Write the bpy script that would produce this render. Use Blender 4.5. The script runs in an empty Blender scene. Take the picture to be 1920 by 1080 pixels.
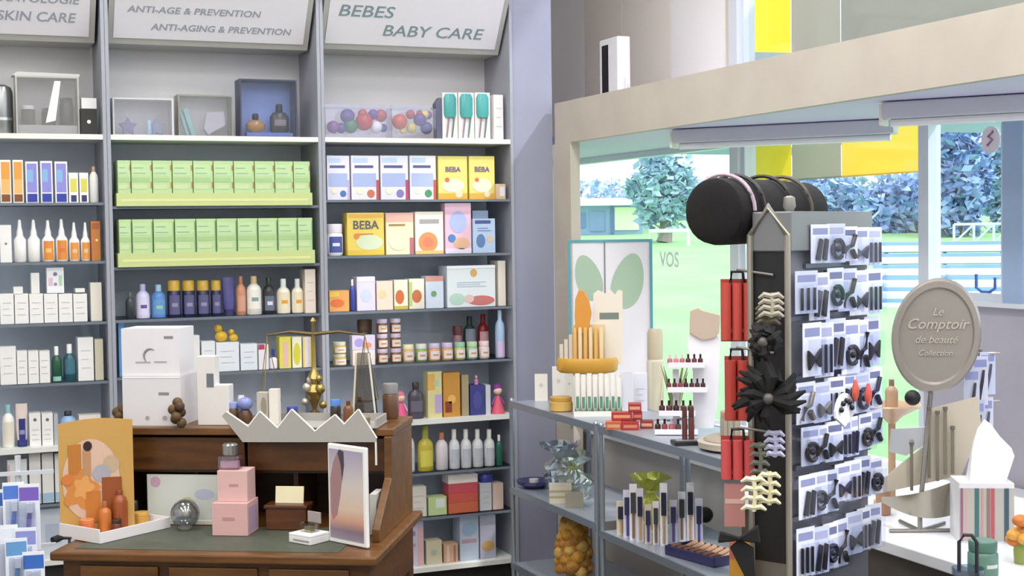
import bpy, bmesh, math, random
from mathutils import Vector, Matrix
random.seed(7)
C = bpy.context.scene
COL = C.collection
PI = math.pi
# ------------------------------------------------------------------ camera
F, YAW, PITCH, ROLL = 2650.83, 0.3922, -0.0403, -0.0138
CAM = Vector((-1.6832, -6.3311, 1.7186))
def basis():
    cy, sy, cp, sp = math.cos(YAW), math.sin(YAW), math.cos(PITCH), math.sin(PITCH)
    f = Vector((sy*cp, cy*cp, sp)); r = Vector((cy, -sy, 0)); u = r.cross(f)
    c, s = math.cos(ROLL), math.sin(ROLL)
    return c*r+s*u, -s*r+c*u, f
RR, UU, FF = basis()
cam_d = bpy.data.cameras.new('camera'); cam = bpy.data.objects.new('camera', cam_d); COL.objects.link(cam)
cam_d.sensor_width = 36; cam_d.lens = F/1920*36; cam_d.clip_start = 0.05; cam_d.clip_end = 500
m = Matrix((RR, UU, -FF)).transposed().to_4x4(); m.translation = CAM; cam.matrix_world = m
C.camera = cam
def ray(x, y): return FF + RR*((x-960)/F) - UU*((y-540)/F)
def at(x, y, ax, v):          # the point of plane ax = v seen at a photo position
    d = ray(x, y); i = 'XYZ'.index(ax); return CAM + d*((v-CAM[i])/d[i])
def deep(x, y, t): return CAM + ray(x, y)*t
# ------------------------------------------------------------------ world, sun, added ceiling lights, exposure
C.view_settings.view_transform = 'Standard'; C.view_settings.look = 'None'
C.view_settings.gamma = 1; C.view_settings.use_curve_mapping = False
C.view_settings.exposure = -.2
w = bpy.data.worlds.new('sky'); C.world = w; w.use_nodes = True
wn = w.node_tree; bg = wn.nodes['Background']
sky = wn.nodes.new('ShaderNodeTexSky'); sky.sky_type = 'HOSEK_WILKIE'; sky.turbidity = 5; sky.sun_direction = (-.3, -.5, .8)
mx = wn.nodes.new('ShaderNodeMix'); mx.data_type = 'RGBA'; mx.inputs[0].default_value = .12
mx.inputs[6].default_value = (.90, .93, 1, 1); wn.links.new(sky.outputs[0], mx.inputs[7])
wn.links.new(mx.outputs[2], bg.inputs[0]); bg.inputs[1].default_value = 3.0
sd = bpy.data.lights.new('sun', 'SUN'); sd.energy = 3.0; sd.angle = .05; sd.color = (1, .97, .92)
sun = bpy.data.objects.new('sun', sd); COL.objects.link(sun); sun.rotation_euler = Vector((-.75, .62, -1.0)).to_track_quat('-Z', 'Y').to_euler()
LAMP_POWER = 33
LAMPS = [(x, y) for y in (-6.7, -5.0, -3.2) for x in (-3.0, -1.2, .45)] + [(.35, -1.3), (-1.5, -1.3)]  # unseen ceiling lamps added to light the shop; last two brighten the facade
for i, (x, y) in enumerate(LAMPS):
    ld = bpy.data.lights.new('added_lamp', 'AREA'); ld.shape = 'RECTANGLE'; ld.size = .55; ld.size_y = 1.1
    ld.energy = LAMP_POWER; ld.color = (1, .98, .965)
    lo = bpy.data.objects.new('added_lamp_light', ld); COL.objects.link(lo); lo.location = (x, y, 3.93)
# ------------------------------------------------------------------ materials
def lin(h):
    h = h.lstrip('#'); c = [int(h[i:i+2], 16)/255 for i in (0, 2, 4)]
    g = .3*c[0]+.59*c[1]+.11*c[2]; c = [g+(a-g)*.82 for a in c]      # the photo's muted pigments
    return tuple(a/12.92 if a <= .04045 else ((a+.055)/1.055)**2.4 for a in c)+(1,)
MC = {}
def M(h, rough=.5, metal=0, kind='plain', h2=None, scale=8):
    k = (h, rough, metal, kind, h2, scale)
    if k in MC: return MC[k]
    m = bpy.data.materials.new(kind+'_'+h.lstrip('#')); m.use_nodes = True; nt = m.node_tree; b = nt.nodes['Principled BSDF']
    b.inputs['Base Color'].default_value = lin(h); b.inputs['Roughness'].default_value = rough; b.inputs['Metallic'].default_value = metal
    if kind == 'glass':
        out = nt.nodes['Material Output']; tr = nt.nodes.new('ShaderNodeBsdfTransparent'); tr.inputs[0].default_value = lin(h)
        gl = nt.nodes.new('ShaderNodeBsdfGlossy'); gl.inputs['Roughness'].default_value = .06; mix = nt.nodes.new('ShaderNodeMixShader')
        mix.inputs[0].default_value = scale/100; nt.links.new(tr.outputs[0], mix.inputs[1]); nt.links.new(gl.outputs[0], mix.inputs[2]); nt.links.new(mix.outputs[0], out.inputs[0])
    elif kind in ('noise', 'wood', 'panel'):
        tc = nt.nodes.new('ShaderNodeTexCoord'); mp = nt.nodes.new('ShaderNodeMapping'); nt.links.new(tc.outputs['Object'], mp.inputs[0])
        mp.inputs['Scale'].default_value = (1.5, 12, 12) if kind == 'wood' else (1, 1, 1)
        n = nt.nodes.new('ShaderNodeTexNoise'); n.inputs['Scale'].default_value = scale; n.inputs['Detail'].default_value = 5
        nt.links.new(mp.outputs[0], n.inputs['Vector']); cr = nt.nodes.new('ShaderNodeValToRGB')
        cr.color_ramp.elements[0].color = lin(h); cr.color_ramp.elements[1].color = lin(h2 or h)
        cr.color_ramp.elements[0].position = .35; cr.color_ramp.elements[1].position = .65
        nt.links.new(n.outputs[0], cr.inputs[0]); nt.links.new(cr.outputs[0], b.inputs['Base Color'])
        if kind == 'noise':
            bp = nt.nodes.new('ShaderNodeBump'); bp.inputs['Strength'].default_value = .08; nt.links.new(n.outputs[0], bp.inputs['Height']); nt.links.new(bp.outputs[0], b.inputs['Normal'])
    elif kind == 'cloth':       # thin backlit sheet
        out = nt.nodes['Material Output']; tl = nt.nodes.new('ShaderNodeBsdfTranslucent'); tl.inputs[0].default_value = lin(h); mix = nt.nodes.new('ShaderNodeMixShader'); mix.inputs[0].default_value = .6
        nt.links.new(b.outputs[0], mix.inputs[1]); nt.links.new(tl.outputs[0], mix.inputs[2]); nt.links.new(mix.outputs[0], out.inputs[0])
    elif kind == 'emit':
        b.inputs['Emission Color'].default_value = lin(h); b.inputs['Emission Strength'].default_value = scale
    MC[k] = m; return m
def G(h='F4F8FA', refl=10): return M(h, kind='glass', scale=refl)
# ------------------------------------------------------------------ mesh builder
class MB:
    def __init__(s): s.v = []; s.f = []; s.mi = []; s.m = []; s.T = Matrix.Identity(4)
    def add(s, vs, fs, m):
        if isinstance(m, str): m = M(m)
        if m not in s.m: s.m.append(m)
        k = s.m.index(m); n = len(s.v); s.v += [tuple(s.T @ Vector(p)) for p in vs]
        for f in fs: s.f.append([i+n for i in f]); s.mi.append(k)
        return s
    def box(s, x0, x1, y0, y1, z0, z1, m):
        return s.add([(x, y, z) for x in (x0, x1) for y in (y0, y1) for z in (z0, z1)],
                     [(0, 1, 3, 2), (4, 6, 7, 5), (0, 4, 5, 1), (2, 3, 7, 6), (0, 2, 6, 4), (1, 5, 7, 3)], m)
    def lathe(s, prof, m, cx=0, cy=0, z=0, sx=1, sy=1, seg=18, a0=0, a1=2*PI):
        full = abs(a1-a0-2*PI) < 1e-6; n = seg if full else seg+1; vs = []; fs = []
        for r, h in prof:
            for i in range(n):
                a = a0+(a1-a0)*i/seg; vs.append((cx+r*sx*math.cos(a), cy+r*sy*math.sin(a), z+h))
        for j in range(len(prof)-1):
            for i in range(seg):
                k = (i+1) % n; fs.append((j*n+i, j*n+k, (j+1)*n+k, (j+1)*n+i))
        if full:
            if prof[0][0] > 1e-5: fs.append(tuple(range(n))[::-1])
            if prof[-1][0] > 1e-5: fs.append(tuple((len(prof)-1)*n+i for i in range(n)))
        return s.add(vs, fs, m)
    def ball(s, c, r, m, seg=14, sc=(1, 1, 1)):
        prof = [(max(r*math.sin(PI*i/8), 1e-6), -r*sc[2]*math.cos(PI*i/8)) for i in range(9)]
        return s.lathe(prof, m, c[0], c[1], c[2], sc[0], sc[1], seg)
    def tube(s, pts, r, m, seg=8, cap=True):
        pts = [Vector(p) for p in pts]; vs = []; fs = []; rs = r if isinstance(r, (list, tuple)) else [r]*len(pts)
        for i, p in enumerate(pts):
            d = (pts[min(i+1, len(pts)-1)]-pts[max(i-1, 0)]).normalized()
            a = Vector((0, 0, 1)) if abs(d.z) < .9 else Vector((1, 0, 0)); e = d.cross(a).normalized(); g = d.cross(e)
            for k in range(seg):
                t = 2*PI*k/seg; vs.append(tuple(p+(e*math.cos(t)+g*math.sin(t))*rs[i]))
        for i in range(len(pts)-1):
            for k in range(seg): fs.append((i*seg+k, i*seg+(k+1) % seg, (i+1)*seg+(k+1) % seg, (i+1)*seg+k))
        if cap: fs.append(tuple(range(seg))[::-1]); fs.append(tuple((len(pts)-1)*seg+k for k in range(seg)))
        return s.add(vs, fs, m)
    def prism(s, poly, axis, a, b, m):       # polygon extruded along an axis
        n = len(poly)
        def P(p, t): return {'X': (t, p[0], p[1]), 'Y': (p[0], t, p[1]), 'Z': (p[0], p[1], t)}[axis]
        return s.add([P(p, a) for p in poly]+[P(p, b) for p in poly], [tuple(range(n)), tuple(range(n, 2*n))[::-1]]+[(i, (i+1) % n, n+(i+1) % n, n+i) for i in range(n)], m)
    def build(s, name, parent=None, loc=None, rz=0, bevel=0, smooth=False, rot=None):
        me = bpy.data.meshes.new(name); me.from_pydata(s.v, [], s.f)
        for q in s.m: me.materials.append(q)
        me.polygons.foreach_set('material_index', s.mi)
        bm = bmesh.new(); bm.from_mesh(me); bmesh.ops.recalc_face_normals(bm, faces=bm.faces); bm.to_mesh(me); bm.free()
        if smooth:
            me.polygons.foreach_set('use_smooth', [True]*len(me.polygons)); me.set_sharp_from_angle(angle=.7)
        me.update(); o = bpy.data.objects.new(name, me); COL.objects.link(o)
        if parent: o.parent = parent
        if loc is not None: o.location = loc
        o.rotation_euler = rot if rot else (0, 0, rz)
        if bevel:
            b = o.modifiers.new('bevel', 'BEVEL'); b.width = bevel; b.segments = 2; b.limit_method = 'ANGLE'
        return o
def circ(cx, cy, r, n=24, ry=None):
    return [(cx+r*math.cos(2*PI*i/n), cy+(ry or r)*math.sin(2*PI*i/n)) for i in range(n)]
def text(txt, size, m, name='lettering', parent=None, loc=(0, 0, 0), rot=(PI/2, 0, 0), shear=0, ext=.0008, sx=1, align='CENTER', bold=0):
    cu = bpy.data.curves.new('t', 'FONT'); cu.body = txt; cu.size = size; cu.extrude = ext; cu.shear = shear; cu.align_x = align; cu.offset = bold; cu.resolution_u = 3
    to = bpy.data.objects.new('t', cu); COL.objects.link(to); bpy.context.view_layer.update()
    dg = bpy.context.evaluated_depsgraph_get(); me = bpy.data.meshes.new_from_object(to.evaluated_get(dg)); bpy.data.objects.remove(to); bpy.data.curves.remove(cu)
    me.materials.clear(); me.materials.append(M(m) if isinstance(m, str) else m)
    for v in me.vertices: v.co.x *= sx
    o = bpy.data.objects.new(name, me); COL.objects.link(o); o.parent = parent; o.location = loc; o.rotation_euler = rot
    return o
def root(name, label, cat, loc=(0, 0, 0), rz=0, group=None):
    o = bpy.data.objects.new(name, None); COL.objects.link(o); o.empty_display_size = .05; o.location = loc; o.rotation_euler = (0, 0, rz)
    return tag(o, label, cat, group)
def tag(o, label, cat, group=None):
    o['label'] = label; o['category'] = cat
    if group: o['group'] = group
    return o
def struct(o): o['kind'] = 'structure'; return o
def sbox(name, x0, x1, y0, y1, z0, z1, m):
    return struct(MB().box(x0, x1, y0, y1, z0, z1, m).build(name))
NUM = ['', 'first', 'second', 'third', 'fourth', 'fifth', 'sixth', 'seventh', 'eighth', 'ninth', 'tenth', 'eleventh', 'twelfth', 'thirteenth', 'fourteenth', 'fifteenth', 'sixteenth']
CNT = ['', 'one', 'two', 'three', 'four', 'five', 'six', 'seven', 'eight', 'nine', 'ten', 'eleven', 'twelve', 'thirteen', 'fourteen', 'fifteen', 'sixteen']
def ordinal(i, n):
    if n == 2: return 'left of the two' if i == 0 else 'right of the two'
    if i == 0: return 'leftmost of the '+CNT[n]
    if i == n-1: return 'rightmost of the '+CNT[n]
    return NUM[i+1]+' from left of '+CNT[n]
# ------------------------------------------------------------------ room shell
XG = 1.9; ZS = 2.137; XF = 1.16
WALL = M('D8D6D2', .85, kind='panel', h2='CFCDCA', scale=3)
sbox('floor', -4.2, XG+.1, -7.6, 1.8, -.06, 0, M('6A645A', .5, kind='panel', h2='5E584E', scale=4))
sbox('ceiling', -4.2, XG+.1, -7.6, 1.8, 4.0, 4.1, M('E6E4E0', .9))
sbox('wall_left', -4.3, -4.2, -7.6, 1.8, 0, 4.0, WALL)
sbox('wall_rear', -4.2, XG+.1, -7.7, -7.6, 0, 4.0, WALL)
sbox('wall_back', -4.2, .95, .36, .46, 0, 4.0, WALL)
sbox('wall_column', .952, XF, 0, .46, 0, 4.0, M('9698B0', .6, kind='panel', h2='8F91AA', scale=2))
sbox('wall_alcove', XF, XG+.1, 1.7, 1.8, 0, 4.0, M('F0ECE6', .8))
sbox('wall_inner', 1.06, XF, .46, 1.8, 0, 4.0, M('F0ECE6', .8))
BEIGE = M('C4BAAC', .75, kind='panel', h2='BDB2A4', scale=5)
sbox('trim_fascia', XF, XF+.035, -7.6, -.03, ZS, 2.335, BEIGE)
sbox('trim_post', XF, XF+.05, -.205, -.005, 0, ZS, BEIGE)
sbox('trim_soffit', XF+.035, XG, -7.6, 1.7, ZS+.003, ZS+.04, M('D6CCF8', .6))
# facade: upper panels, glazed bays, sill wall
sbox('wall_window_upper', XG, XG+.08, -.50, 1.7, ZS, 4.0, M('D2CCC0', .8, kind='panel', h2='CAC2B4', scale=2))
for n, (a, b) in enumerate(((1.15, 1.7), (.66, 1.14), (.125, .65), (-.40, .115))):
    sbox('trim_%d' % (n+1), XG-.015, XG, a, b, ZS+.04, 4.0, M(('FAF8F6', 'F2E8D8', 'F4EADA', 'FAF6F2')[n], .7))
sbox('wall_window_low', XG, XG+.1, -7.6, -1.86, 0, 1.42, M('B4B0C0', .7, kind='panel', h2='AAA6B6', scale=3))
sbox('trim_5', XG-.04, XG+.1, -7.6, -1.86, 1.42, 1.436, M('DDE2EA', .4))
sbox('wall_window_base', XG, XG+.1, -1.86, 1.7, 0, .42, M('B9B5B0', .7))
FR = M('D5DEEC', .4)
def window(n, y0, y1, z0, z1):
    r = bpy.data.objects.new('window_%d' % n, None); COL.objects.link(r); r.location = (XG, y0, z0); struct(r)
    W = y1-y0; H = z1-z0; f = MB()
    f.box(0, .06, 0, .03, 0, H, FR).box(0, .06, W-.03, W, 0, H, FR).box(0, .06, .03, W-.03, 0, .03, FR).box(0, .06, .03, W-.03, H-.03, H, FR).build('window_frame', r)
    MB().box(.03, .036, .03, W-.03, .03, H-.03, G('FBFCFF', 5)).build('window_pane', r)
window(1, -.46, 1.7, .42, ZS); window(2, -1.86, -.535, .42, ZS+.02); window(3, -2.32, -1.86, 1.436, ZS+.02); window(4, -7.6, -2.42, 1.436, ZS+.02); window(5, -7.6, -.535, ZS+.05, 4.0)
sbox('trim_6', XG-.02, XG+.08, -.535, -.46, .42, 4.0, M('DCE0E8', .4))
sbox('trim_7', XG-.02, XG+.08, -2.42, -2.32, 1.436, ZS, M('9DB9E2', .4))
for i, (x, y) in enumerate(LAMPS):  # panel bodies for the added, unseen ceiling lamps
    r = root('ceiling_light', 'flat white ceiling light panel added above the shop floor, out of view', 'light', (x, y, 3.94), group='added ceiling light panels')
    MB().box(-.3, .3, -.58, .58, .02, .05, M('EEEEEE')).build('frame', r)
    MB().box(-.275, .275, -.55, .55, .004, .02, M('FFFFFF', kind='emit', scale=.6)).build('diffuser', r)
# fluorescent battens under the soffit, running askew
for k, (a, b, nm) in enumerate((((1.27, -1.03), (1.86, -1.745), 'fluorescent batten under the display ceiling, further from the camera'), ((1.35, -2.35), (1.86, -3.05), 'fluorescent batten under the display ceiling at the right edge'))):
    d = Vector(b)-Vector(a); L = d.length; r = root('batten_light', nm, 'light', (a[0], a[1], 2.06), math.atan2(d.y, d.x), 'window display battens')
    MB().box(0, L, -.045, .045, .02, .077, M('CBCEDC', .4)).build('housing', r, bevel=.006)
    MB().tube([(.02, 0, .008), (L-.02, 0, .008)], .014, M('F4F6FF', .3)).build('tube_lamp', r, smooth=True)
    MB().box(-.012, .0, -.035, .035, .0, .07, M('F2EEE6', .4)).build('end_cap', r)
# ------------------------------------------------------------------ shelving
BX = [-1.90, -.95, 0.0, .95]
BN = ['left bay', 'middle bay', 'right bay']
SY = [[(95, 251), (95, 380), (95, 491), (95, 606), (95, 719), (95, 837), (95, 945), (95, 1050)],
      [(400, 255), (400, 386), (400, 497.5), (400, 594), (400, 699), (400, 812), (400, 920), (400, 1030)],
      [(780, 259.5), (780, 374), (780, 477), (780, 580), (780, 681), (780, 788), (845, 883), (850, 966), (850, 1058)]]
SZ = [[at(x, y, 'Y', 0).z for x, y in b] for b in SY]
GREY = M('9EA0AC', .45); BACK = M('CED6E6', .6, kind='panel', h2='C6CEE0', scale=2); DARK = M('6E7682', .4); WHITE = M('E2E2DC', .45)
for b in range(3):
    x0, x1 = BX[b], BX[b+1]; xl = x0+.0004; xr = x1-.0004
    r = root('shelving_unit', ['tall grey shelving bay at far left headed skin care', 'tall grey middle shelving bay headed anti-aging and prevention', 'tall grey shelving bay headed baby care, beside the lilac wall column'][b], 'shelving', (0, 0, 0), group='wall shelving bays')
    for q in (xl, xr):
        s = 1 if q == xl else -1
        MB().box(min(q, q+.016*s), max(q, q+.016*s), -.012, .34, 0, 2.95, GREY).build('side_panel', r, bevel=.002)
    MB().box(xl+.016, xr-.016, .32, .34, .0, SZ[b][0], BACK).build('back_panel', r)
    MB().box(xl+.016, xr-.016, .32, .34, SZ[b][0], 2.95, M('DAD8DA', .6)).build('upper_back_panel', r)['label'] = 'off-white upper back panel'
    for i, z in enumerate(SZ[b]):
        wh = i in (0, 5) or i == len(SZ[b])-1
        MB().box(xl+.016, xr-.016, -.01 if wh else 0, .32, z-(.022 if wh else .010), z, WHITE if wh else G('D4DEE4', 6)).build('shelf', r)
        if not wh: MB().box(xl+.016, xr-.016, -.003, 0, z-.012, z, DARK).build('shelf_edge', r)['label'] = 'dark grey front edge of the glass shelf'
    MB().box(xl+.016, xr-.016, .03, .05, 0, SZ[b][-1]-.03, M('2A2826')).build('plinth', r)
    # light box sign, its top leaning out
    zt = at((70, 395, 780)[b], (-120, -110, -2)[b], 'Y', -.02).z if b < 2 else at(780, 2, 'Y', -.02).z
    zb = at((70, 390, 760)[b], (77, 88, 97)[b], 'Y', .1).z; zt = max(zt, zb+.30) if b < 2 else zt
    zt = zb+.27
    X0, X1 = xl+.022, xr-.03
    fr = M('B0AEA8', .4)
    sg = MB(); sg.prism([(-.07, zt), (.10, zb), (.30, zb), (.30, zt)], 'X', X0, X1, fr).build('sign_box', r)
    # face, in the leaning plane
    ang = math.atan2(.17, zt-zb); up = Vector((0, -math.sin(ang), math.cos(ang))); H = math.hypot(.17, zt-zb)
    f = MB().box(0, X1-X0-.05, -.004, 0, 0, H-.05, M('E4DFE6', .35)).build('sign_face', r, loc=(X0+.025, .10-math.sin(ang)*.03, zb+math.cos(ang)*.03), rot=(ang, 0, 0))
    tx = [[('DERMATOLOGIE', .655, .150, .054, 1.05), ('SKIN CARE', .70, .065, .062, 1.05)], [('ANTI-AGE & PREVENTION', .385, .125, .043, 1.16), ('ANTI-AGING & PREVENTION', .525, .045, .043, 1.12)], [('BEBES', .195, .14, .080, 1.3), ('BABY CARE', .575, .05, .078, 1.25)]][b]
    for t, u, v, sz, sx in tx:
        text(t, sz, '7C9298' if b == 2 else '989EAA', parent=f, loc=(u*(X1-X0), -.0045, v), sx=sx, shear=.15, bold=.0006)
# ------------------------------------------------------------------ shelf goods
def front(mb, x0, x1, y, z0, z1, pat):
    W = x1-x0; H = z1-z0
    y0 = y
    for kq, q in enumerate(pat or []):
        y = y0-.0003*kq
        if q[0] == 'c':
            _, u, v, rr, c = q; mb.prism(circ(x0+u*W, z0+v*H, rr*W), 'Y', y-.0009, y, M(c, .45))
        elif q[0] == 'e':
            _, u, v, rx, ry, c = q; mb.prism(circ(x0+u*W, z0+v*H, rx*W, 24, ry*H), 'Y', y-.0009, y, M(c, .45))
        elif q[0] == 'l':          # lines of small print
            _, u0, u1, v0, v1, n, c = q
            for i in range(n):
                vv = v0+(v1-v0)*i/max(n-1, 1); mb.box(x0+u0*W, x0+(u1-.12*(i % 2))*W, y-.0011, y, z0+vv*H-.0015, z0+vv*H+.0015, M(c, .5))
        else:
            u0, u1, v0, v1, c = q; mb.box(x0+u0*W, x0+u1*W, y-.0006, y, z0+v0*H, z0+v1*H, M(c, .45))
def g_box(w, h, c, label, cat, loc, pat=None, depth=.07, name='product_box', group=None, rz=0, rough=.45, txt=None, side=None):
    mb = MB().box(-w/2, w/2, 0, depth, 0, h, M(c, rough)); front(mb, -w/2, w/2, 0, 0, h, pat)
    if side: mb.box(-w/2-.0006, -w/2, .002, depth-.002, .002, h-.002, M(side, rough))
    o = tag(mb.build(name, loc=loc, rz=rz), label, cat, group)
    if txt: text(txt[0], txt[1], txt[2], parent=o, loc=(txt[3]*w, -.0012, txt[4]*h), bold=.0008)
    return o
def g_bottle(w, h, c, label, cat, loc, cap='F0F0EE', lab=None, kind='round', name='bottle', group=None, rz=0, depth=None, capf=.2, mat=None):
    R = w/2; sy = min(1, (depth or .055)/w); r = root(name, label, cat, loc, rz, group); bm_ = mat or M(c, .3)
    cy = R*sy
    if kind == 'round':
        hb = h*(1-capf)
        MB().lathe([(R*.9, 0), (R, h*.02), (R, hb*.78), (R*.85, hb*.9), (R*.42, hb)], bm_, cy=cy, sy=sy).build('bottle_body', r, smooth=True)
        MB().lathe([(R*.42, hb), (R*.42, h*.985), (R*.36, h)], M(cap, .35), cy=cy, sy=max(sy, .7)).build('cap', r, smooth=True)
    elif kind == 'spray':
        hb = h*(1-capf)
        MB().lathe([(R*.95, 0), (R, h*.02), (R, hb*.96), (R*.9, hb)], bm_, cy=cy, sy=sy).build('bottle_body', r, smooth=True)
        MB().lathe([(R*.92, hb), (R*.92, h*.96), (R*.75, h)], M(cap, .3), cy=cy, sy=sy).build('cap', r, smooth=True)
    elif kind == 'pump':
        hb = h*.62
        MB().lathe([(R*.9, 0), (R, h*.02), (R, hb*.85), (R*.55, hb)], bm_, cy=cy, sy=sy).build('bottle_body', r, smooth=True)
        MB().lathe([(R*.56, hb), (R*.5, hb+h*.1), (R*.34, hb+h*.2), (R*.26, h*.96), (R*.2, h)], M(cap, .35), cy=cy, sy=max(sy, .8)).build('pump', r, smooth=True)
    elif kind == 'tube':
        hc = h*.16
        MB().lathe([(R*.8, 0), (R*.8, hc)], M(cap, .4), cy=cy, sy=sy).build('cap', r, smooth=True)
        mb = MB(); n = 16; vs = []
        for z, rx, ry in ((hc, R*.85, R*.85*sy), (h*.4, R, R*.8*sy), (h*.97, R, .003), (h, R, .002)):
            vs += [(rx*math.cos(2*PI*i/n), cy+ry*math.sin(2*PI*i/n), z) for i in range(n)]
        fs = [(j*n+i, j*n+(i+1) % n, (j+1)*n+(i+1) % n, (j+1)*n+i) for j in range(3) for i in range(n)]+[tuple(range(n)), tuple(3*n+i for i in range(n))]
        mb.add(vs, fs, bm_).build('tube_body', r, smooth=True)
    elif kind == 'jar':
        hb = h*.72
        MB().lathe([(R*.85, 0), (R, h*.06), (R, hb*.9), (R*.85, hb)], bm_, cy=cy, sy=sy).build('jar_body', r, smooth=True)
        MB().lathe([(R*.93, hb), (R*.95, h*.97), (R*.9, h)], M(cap, .35), cy=cy, sy=sy).build('lid', r, smooth=True)
    if lab:
        v0, v1, lc = lab[:3]; hb = h if kind == 'tube' else h*.8
        a = .9 if kind != 'tube' else .6
        k = 1.015 if kind != 'tube' else .98
        lb = MB().lathe([(R*k, h*v0), (R*k, h*v1)], M(lc, .45), cy=cy, sy=sy*(1 if kind != 'tube' else 1.0), a0=-PI/2-a, a1=-PI/2+a, seg=10)
        if len(lab) > 3:
            vm = (v0+v1)/2; lb.lathe([(R*(k+.012), h*(vm-.05)), (R*(k+.012), h*(vm+.05))], M(lab[3], .45), cy=cy, sy=sy, a0=-PI/2-.45, a1=-PI/2+.45, seg=6)
        lb.build('label', r, smooth=True)
    return r
ZTOP = {}
def row(b, s, items, yf=.035, place=None):
    """items: kind, x0, x1, ytop, colour, description, options"""
    z0 = SZ[b][s]; base = SY[b][s]; dx = (-.01, -.035, -.05, -.09)[0]
    names = [it[5] for it in items]; seen = {}
    pl = place or ((NUM[s+1] if s else 'top')+' shelf of '+BN[b])
    for it in items:
        kind, x0, x1, yt, c, desc = it[:6]; o = dict(it[6]) if len(it) > 6 else {}
        y = o.pop('yf', yf); zb = o.pop('z', 0); zb = zb if zb else z0; yb = base[1]
        P0, P1 = at(x0, (yt+yb)/2, 'Y', y).x, at(x1, (yt+yb)/2, 'Y', y).x
        P0 = max(P0, BX[b]+.033); P1 = min(P1, BX[b+1]-.033)
        h = at((x0+x1)/2, yt, 'Y', y).z-zb; wd = (P1-P0)*.97; loc = ((P0+P1)/2, y, zb+.0005)
        key = desc; n = names.count(desc); i = seen.get(key, 0); seen[key] = i+1
        lab = desc+(', '+ordinal(i, n) if n > 1 else '')+', '+o.pop('pl', pl)
        grp = (desc.split(' with ')[0]+' group on '+pl) if n > 1 else None
        if kind == 'box': g_box(wd, h, c, lab, o.pop('cat', 'box'), loc, group=grp, **o)
        else: g_bottle(wd, h, c, lab, o.pop('cat', 'jar' if kind == 'jar' else 'tube' if kind == 'tube' else 'bottle'), loc, kind=kind, group=grp, name=o.pop('name', {'jar': 'jar', 'tube': 'cream_tube', 'spray': 'spray_can', 'pump': 'pump_bottle'}.get(kind, 'bottle')), **o)
W_ = 'ECEAE6'; CR = 'E8E0CE'
PRT = [('l', .2, .8, .3, .7, 3, 'C4C2C4')]
# --- left bay
sun_o = [(.1, .9, .55, .95, 'F09A2C'), (.1, .9, .22, .55, 'F4B45C'), (.1, .9, .03, .2, '8A4A1E')]
sun_p = [(.1, .9, .25, .95, '8E88E0'), (.15, .6, .5, .8, '7CB4E6'), (.1, .9, .02, .22, '2A3CB4')]
row(0, 1, [('box', 0, 21, 300, 'F2ECE0', 'orange and white sunscreen box', dict(pat=sun_o)), ('box', 24, 44, 300, 'F2ECE0', 'orange and white sunscreen box', dict(pat=sun_o)),
  ('box', 48, 72, 303, 'F0F0F8', 'violet box with a blue base', dict(pat=sun_p)), ('box', 76, 99, 302, 'F0F0F8', 'violet box with a blue base', dict(pat=sun_p)), ('box', 103, 127, 303, 'F0F0F8', 'violet box with a blue base', dict(pat=sun_p)),
  ('box', 129, 147, 324, 'F4F2EC', 'small white box with yellow panel', dict(pat=[(.15, .85, .35, .8, 'DAD24A'), (.2, .8, .03, .25, '2E3470')])), ('box', 149, 166, 324, 'F4F2EC', 'small white box with yellow panel', dict(pat=[(.15, .85, .35, .8, 'DAD24A'), (.2, .8, .03, .25, '2E3470')])),
  ('round', 168, 188, 312, W_, 'white bottle with tan cap', dict(cap='C49A6A', capf=.15))])
row(0, 2, [('box', 0, 22, 422, W_, 'white carton', dict(pat=[('c', .5, .5, .12, '8A8A8A')])), ('pump', 26, 50, 412, W_, 'plain white pump bottle', {}), ('pump', 52, 76, 412, W_, 'plain white pump bottle', {}),
  ('pump', 79, 103, 413, 'F6F0E6', 'white pump bottle with orange label', dict(lab=(.04, .5, 'F08A24', 'F8C060'))), ('pump', 105, 128, 411, 'F6F0E6', 'white pump bottle with orange label', dict(lab=(.04, .5, 'F08A24', 'F06A30'))),
  ('pump', 130, 150, 417, 'F6F0E6', 'white pump bottle with orange label', dict(lab=(.04, .48, 'F09434', 'E8C080'))), ('pump', 152, 170, 417, 'F6F0E6', 'white pump bottle with orange label', dict(lab=(.04, .48, 'F09434', 'E8C080'))),
  ('box', 171, 193, 415, 'D0762A', 'burnt orange carton', dict(pat=[('c', .6, .52, .16, 'F8E060'), (.1, .9, .8, .95, 'B85A20')]))])
z4 = at(95, 550, 'Y', .035).z
row(0, 3, [('box', x, x+26.5, 551, W_, 'squat white carton', dict(pat=PRT)) for x in (0, 27.5, 55, 82.5, 110, 137.5)]+[('box', 170, 198, 530, 'E6E0D0', 'taller cream carton', {})])
row(0, 3, [('box', 26, 44, 538, W_, 'small white carton laid on the white carton row', dict(z=z4)), ('box', 59, 75, 512, W_, 'slim upright white carton on the carton row', dict(z=z4)),
  ('box', 88, 121, 502, 'F0EEF2', 'white carton printed with soft colours on carton row', dict(z=z4, pat=[('c', .5, .75, .12, '7A7A9A'), ('c', .5, .35, .1, '8A8ABA'), (.1, .35, .3, .6, 'E8B8D0'), (.7, .9, .3, .7, 'B8D8B0')])), ('box', 142, 160, 541, W_, 'low cream lid carton on the white carton row', dict(z=z4))])
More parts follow.
